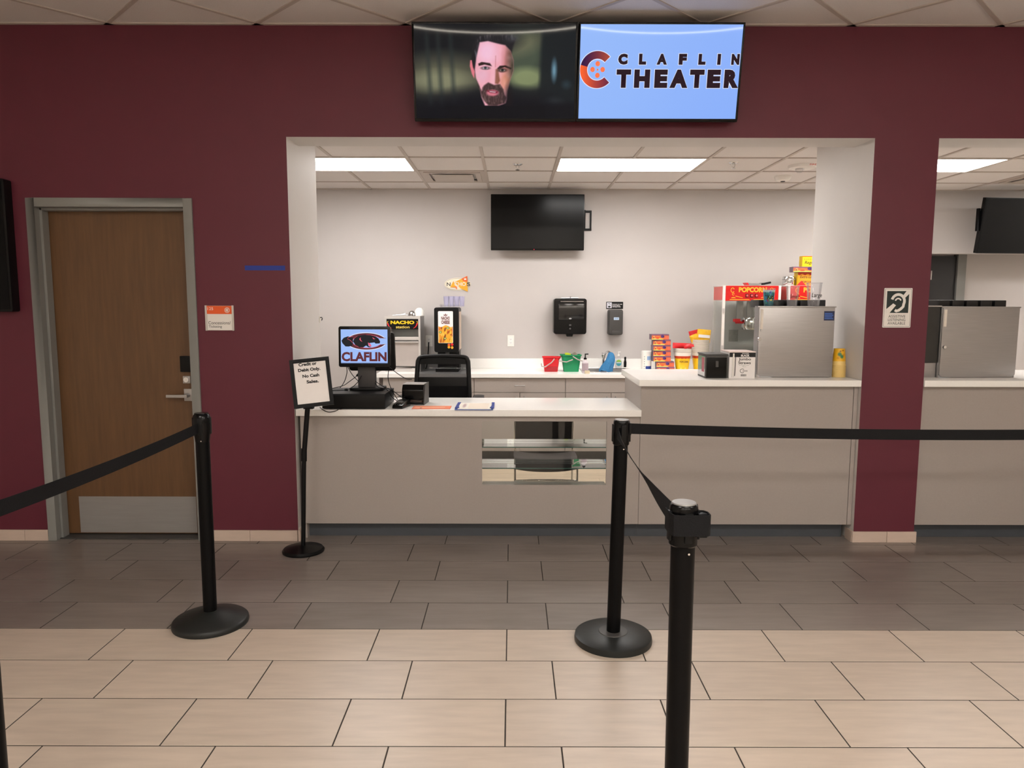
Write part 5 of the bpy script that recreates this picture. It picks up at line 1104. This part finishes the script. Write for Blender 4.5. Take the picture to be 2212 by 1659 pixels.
obj('body', MB().lathe([(0.058, 0.0005), (0.060, 0.004), (0.060, 0.085), (0.056, 0.095), (0.001, 0.097)], 32), chrome, t); obj('rim', MB().lathe([(0.0612, 0.060), (0.063, 0.064), (0.0612, 0.068)], 32, cap=False), steel, t)
def pbox(u, v):
    im = base(u, (236, 160, 40)); im = over(im, (v < .16+.05*np.sin(u*22)).astype(float), (190, 40, 24)); return im
t = thing('popcorn_box', 'orange popcorn box with handwriting under the candy box on the machine', 'popcorn box', (2.935, 7.34, PT_))
obj('carton', MB().box(-0.098, 0.098, 0, 0.10, 0.0005, 0.135), yellow, t, smooth=False); paint('front_print', pbox, -0.097, 0.097, 0.001, 0.134, 60, 30, artg, t, y=-0.0007)
text('Extra Large', ink, t, -0.076, -0.0014, 0.068, 0.160, 0.034, bold=0.01, slant=0.2); text('POPCORN', brn, t, -0.060, -0.0014, 0.028, 0.120, 0.022, bold=0.03)
tag(obj('red_carton_flap', MB().prism([(-0.05, 0), (0.05, 0), (0.0, 0.05)], 0, 0.004), red, None, (2.86, 7.30, PT_+0.0005)), 'triangular red carton flap in front of the orange popcorn box', 'carton')
candy_box('purple candy box lying between the orange and yellow popcorn boxes', 2.905, 7.30, PT_+0.136, math.radians(-3), 0.26, 0.12, 0.052)
def ybox(u, v):
    im = base(u, (250, 216, 30)); im = over(im, (v < .07).astype(float), (206, 60, 40)); return over(im, ((np.abs(v-.3) < .06) & (np.abs(u-.4) < .3) & (np.sin(u*60) > -.3)).astype(float), (226, 150, 30), .8)
t = thing('popcorn_box', 'yellow popcorn box with handwriting, topmost of the pile', 'popcorn box', (2.965, 7.34, PT_+0.1885))
obj('carton', MB().box(-0.090, 0.090, 0, 0.08, 0, 0.106), yellow, t, smooth=False); paint('front_print', ybox, -0.089, 0.089, 0.001, 0.105, 50, 24, artg, t, y=-0.0007)
text('Regular', ink, t, -0.066, -0.0014, 0.018, 0.130, 0.040, bold=0.01, slant=0.2)

# ================================================================== on the bar
ZB = BZ+0.0005
t = thing('napkin_dispenser', 'black and steel napkin dispenser at the left end of the bar items', 'dispenser', (1.340, 4.772, ZB))
obj('body', MB().box(-0.072, 0.070, 0.004, 0.20, 0.0, 0.150), dgrey, t, bevel=0.003); obj('face_plate', MB().box(-0.066, 0.064, -0.002, 0.004, 0.006, 0.138), black_g, t, bevel=0.002)
obj('side_panel', MB().box(-0.0745, -0.072, 0.015, 0.19, 0.012, 0.142), chrome, t); obj('lid', MB().prism([(-0.006, 0.150), (0.21, 0.150), (0.205, 0.160), (0.01, 0.160)], -0.076, 0.074, 'X'), dgrey, t, bevel=0.002)
obj('napkin_slot', MB().box(-0.008, 0.010, -0.0035, -0.002, 0.075, 0.115), dgrey, t)
obj('red_card', MB().box(-0.0752, -0.0746, 0.03, 0.09, 0.04, 0.135), M('dull red card', (176, 84, 98), 0.5, var=0.05), t)
obj('thumb_hole', MB().lathe([(0.014, 0.1602), (0.014, 0.161)], 20, c=(0.0, 0.12, 0)), black, t)
t = thing('straw_box', 'white jumbo straws box with black top between napkins and drink case', 'box', (1.507, 4.775, ZB))
obj('carton', MB().box(-0.085, 0.085, 0, 0.20, 0, 0.170), paper, t, bevel=0.0008, seg=1, smooth=False); obj('lid_flap', MB().box(-0.088, 0.087, -0.002, 0.203, 0.1702, 0.1765), M('pinkish card lid', (232, 214, 208), 0.7, var=0.02), t)
flat('black_band', MB().poly([(-0.085, 0.140), (0.085, 0.140), (0.085, 0.170), (-0.085, 0.170)]), ink, t, (0, -0.0006, 0))
text('WRAPPED', paper, t, -0.004, -0.0012, 0.1605, 0.045, 0.006, bold=0.03); text('BLACK', paper, t, -0.010, -0.0012, 0.1435, 0.056, 0.014, bold=0.05)
text('Jumbo', ink, t, -0.024, -0.0006, 0.114, 0.080, 0.021, bold=0.02); text('Straws', ink, t, -0.026, -0.0006, 0.094, 0.082, 0.018, bold=0.02)
text('10" wrapped straws', dgrey, t, -0.020, -0.0006, 0.083, 0.066, 0.0055); text('400 pcs', dgrey, t, 0.0, -0.0006, 0.074, 0.026, 0.005)
flat('maker_mark', MB().stroke(arc(0.002, 0.050, 0.014, 0.013, 40, 320, 20), 0.003), ink, t, (0, -0.0006, 0)); text('CHOICE', ink, t, 0.004, -0.0008, 0.045, 0.032, 0.009, bold=0.02)
bc = MB(); 
for k in range(11): bc.poly([(-0.008+k*0.0034, 0.014), (-0.008+k*0.0034+(0.0022 if k % 3 else 0.0012), 0.014), (-0.008+k*0.0034+(0.0022 if k % 3 else 0.0012), 0.028), (-0.008+k*0.0034, 0.028)])
flat('barcode', bc, ink, t, (0, -0.0006, 0))
flat('straw_picture', MB().poly([(-0.066, 0.008), (-0.055, 0.008), (-0.052, 0.164), (-0.063, 0.164)]), white_p, t, (0, -0.0012, 0)); flat('straw_outline', MB().stroke([(-0.066, 0.008), (-0.055, 0.008), (-0.052, 0.164), (-0.063, 0.164)], 0.0010, closed=True), dgrey, t, (0, -0.0014, 0))
flat('black_straw_picture', MB().stroke([(-0.0475, 0.016), (-0.044, 0.152)], 0.005), ink, t, (0, -0.0012, 0))
# steel drink case; its front with black bins faces the room, a steel back faces the lobby
binm = M('black bin plastic', (12, 12, 13), 0.4, var=0.1)
def drink_case(x, y, rz, label, seen_front=False, wd=0.25):
    t = thing('condiment_case', label, 'steel case', (x, y, ZB), rz, 'steel counter cases')
    obj('back_sheet', MB().prism([(-wd, 0.02), (-wd+0.02, 0.004), (wd-0.02, 0.004), (wd, 0.02), (wd, 0.463), (-wd, 0.463)], 0, 0.012), steel, t, bevel=0.002)
    for s in (-1, 1): obj('side_sheet', MB().prism([(0.012, 0.0), (0.085, 0.0), (0.085, 0.463), (0.012, 0.463)], s*wd-0.004, s*wd+0.004, 'X'), steel, t)
    obj('top_rim', MB().box(-wd-0.012, wd+0.006, -0.004, 0.06, 0.463, 0.472), steel, t, bevel=0.002)
    obj('bottom_sheet', MB().box(-wd+0.10, wd-0.006, 0.014, 0.30, 0.001, 0.010), steel, t)
    obj('inner_body', MB().box(-wd+0.10, wd-0.02, 0.014, 0.25, 0.012, 0.455), black, t)
    for k in range(5):
        xx = -wd*0.94+(k+0.5)*wd*1.88/5; q = wd*1.88/10-0.003
        obj('bin', MB().prism([(xx-q+0.006, 0.095), (xx+q-0.006, 0.095), (xx+q-0.003, 0.25), (xx-q+0.003, 0.25)], 0.463, 0.514, 'Z'), binm, t, bevel=0.005)
    return t
t = drink_case(1.884, 4.855, math.radians(0.5), 'stainless steel condiment case on the bar carrying three plastic cups')
nb = M('navy notice', (22, 38, 78), 0.4, var=0.05); lb2 = M('notice blue', (60, 100, 180), 0.4, var=0.1, scale=80)
st = obj('notice_sticker', MB().box(0.178, 0.246, -0.0015, -0.0002, 0.378, 0.440), nb, t)
for k in range(4): obj('notice_line', MB().box(0.182, 0.238-0.006*(k % 2), -0.0022, -0.0016, 0.388+k*0.0105, 0.395+k*0.0105), lb2, st)
obj('side_strip', MB().box(-0.242, -0.226, -0.0035, -0.0005, 0.32, 0.452), M('pale strip', (226, 218, 206), 0.5, var=0.03), t); obj('lock_knob', MB().lathe([(0.010, -0.014), (0.012, -0.010), (0.012, 0)], 18, axis='Y', c=(-0.247, 0, 0.255)), chrome, t); obj('latch', MB().lathe([(0.008, -0.006), (0.008, 0)], 14, axis='Y', c=(-0.234, 0, 0.312)), steel, t)
t = drink_case(3.105, 4.86, math.radians(4), 'stainless steel condiment case on the bar of the right-hand opening', True, 0.265)
obj('side_strip', MB().box(-0.259, -0.240, -0.0035, -0.0005, 0.34, 0.452), M('pale strip', (226, 218, 206), 0.5), t); obj('lock_knob', MB().lathe([(0.010, -0.014), (0.012, -0.010), (0.012, 0)], 18, axis='Y', c=(-0.246, 0, 0.205)), chrome, t)
obj('dark_side_door', MB().box(-0.40, -0.272, 0.02, 0.30, 0.10, 0.470), M('dark case side', (50, 50, 48), 0.3, 0.2, var=0.06), t, bevel=0.003); obj('side_foot', MB().prism([(-0.40, 0.0), (-0.272, 0.0), (-0.272, 0.098), (-0.40, 0.098)], 0.03, 0.29), steel, t, bevel=0.003); obj('side_top', MB().box(-0.40, -0.27, 0.01, 0.31, 0.470, 0.478), steel, t)
# cups on the case
CZ = ZB+0.4725
def cup(label, x, y, r0, r1, h, mt, pfn=None, z=CZ, grp='cups on the steel case'):
    t = thing('plastic_cup', label, 'cup', (x, y, z), 0, grp)
    if pfn: lathe_paint('shell', [(0.001, 0.001), (r0, 0.001)]+[(r0+(r1-r0)*k/30, h*k/30) for k in range(31)], 56, pfn, artg, t)
    else:
        obj('shell', MB().lathe([(r0, 0.0005), (r1, h), (r1-0.001, h), (r0-0.001, 0.003), (0.001, 0.003)], 40, cap=False), mt, t)
    obj('rim', MB().lathe([(r1, h-0.003), (r1+0.0028, h-0.001), (r1+0.0028, h+0.002), (r1, h+0.003), (r1-0.001, h)], 40, cap=False), clearp, t)
    return t
def kid(a, v, z):
    rng = np.random.RandomState(9); im = base(a, (40, 128, 138)); im = over(im, np.clip((.045-z)/.03, 0, 1), (40, 86, 96)); im = over(im, np.clip((z-.085)/.01, 0, 1), (196, 214, 220))
    cols = [(60, 110, 200), (20, 60, 110), (70, 170, 130), (30, 40, 60), (210, 190, 90), (120, 180, 210), (150, 50, 60), (90, 120, 210)]
    for k in range(90): im = over(im, ell(a*.24, z, rng.rand()*.24, .02+rng.rand()*.075, .003+.005*rng.rand(), .003+.007*rng.rand(), .3, rng.rand()*180), cols[rng.randint(8)], .9)
    return im
t = cup('small turquoise patterned kids cup on the steel case', 1.700, 4.878, 0.029, 0.038, 0.105, None, kid)
obj('lid', MB().lathe([(0.039, 0.1085), (0.0415, 0.110), (0.040, 0.118), (0.001, 0.119)], 36), clearp, t); text('Kid', ink, t, -0.022, -0.0365, 0.045, 0.040, 0.030, bold=0.02)
t = cup('clear cup marked small on the middle of the steel case', 1.858, 4.885, 0.031, 0.0425, 0.128, clearp); text('Small', ink, t, -0.030, -0.0400, 0.050, 0.058, 0.026, bold=0.01, slant=0.1)
t = cup('tall clear cup marked large on the right of the steel case', 2.000, 4.885, 0.036, 0.050, 0.152, clearp); text('Large', ink, t, -0.032, -0.0470, 0.050, 0.066, 0.036, bold=0.01, slant=0.1)
# nested upside-down yellow cups
def ycup(a, v, z):
    im = base(a, (238, 182, 30)); im = over(im, (z < .03).astype(float), (240, 208, 130))
    for cx, cz, rx, rz_, c_ in ((.70, .075, .012, .012, (30, 110, 80)), (.755, .06, .010, .012, (30, 120, 90)), (.715, .095, .006, .004, (60, 40, 20)), (.79, .10, .008, .004, (150, 90, 10)), (.82, .07, .006, .010, (210, 140, 10)), (.66, .05, .008, .008, (206, 140, 14))): im = over(im, ell(a*.24, z, cx*.24, cz, rx, rz_, .3), c_, .9)
    return im
yme = None
for k in range(13):
    lb = 'topmost of the nested yellow cups beside the steel case' if k == 12 else ('lowest of the nested yellow cups beside the steel case' if k == 0 else 'yellow cup, %s from the bottom of the nested stack on the bar' % (ordn+['eleventh', 'twelfth'])[k])
    if yme is None:
        o = lathe_paint('plastic_cup', [(0.0475, 0.0005), (0.0475, 0.003), (0.044, 0.0035)]+[(0.044-0.009*j/24, 0.004+0.108*j/24) for j in range(25)]+[(0.001, 0.1122)], 60, ycup, artg, None, (2.191, 4.892, ZB)); yme = o.data
    else: o = link('plastic_cup', yme, None, (2.191, 4.892, ZB+k*0.0066))
    tag(o, lb, 'cup', 'nested yellow cups')
# dark doorway in the alcove of the right opening
d = struct(thing('door_2', 'dark door in a grey frame under the bulkhead of the right-hand opening', 'door', (0, 0, 0))); del d['category']
obj('panel', MB().box(4.32, 4.98, 8.30, 8.34, 0.01, 2.09), M('near black door', (34, 34, 36), 0.4, var=0.05), d); obj('frame', MB().box(4.98, 5.075, 8.27, 8.357, 0, 2.15), frame_grey, d)
obj('hinge', MB().cyl((4.70, 8.292, 1.83), (4.70, 8.292, 1.93), 0.008), alum, d)
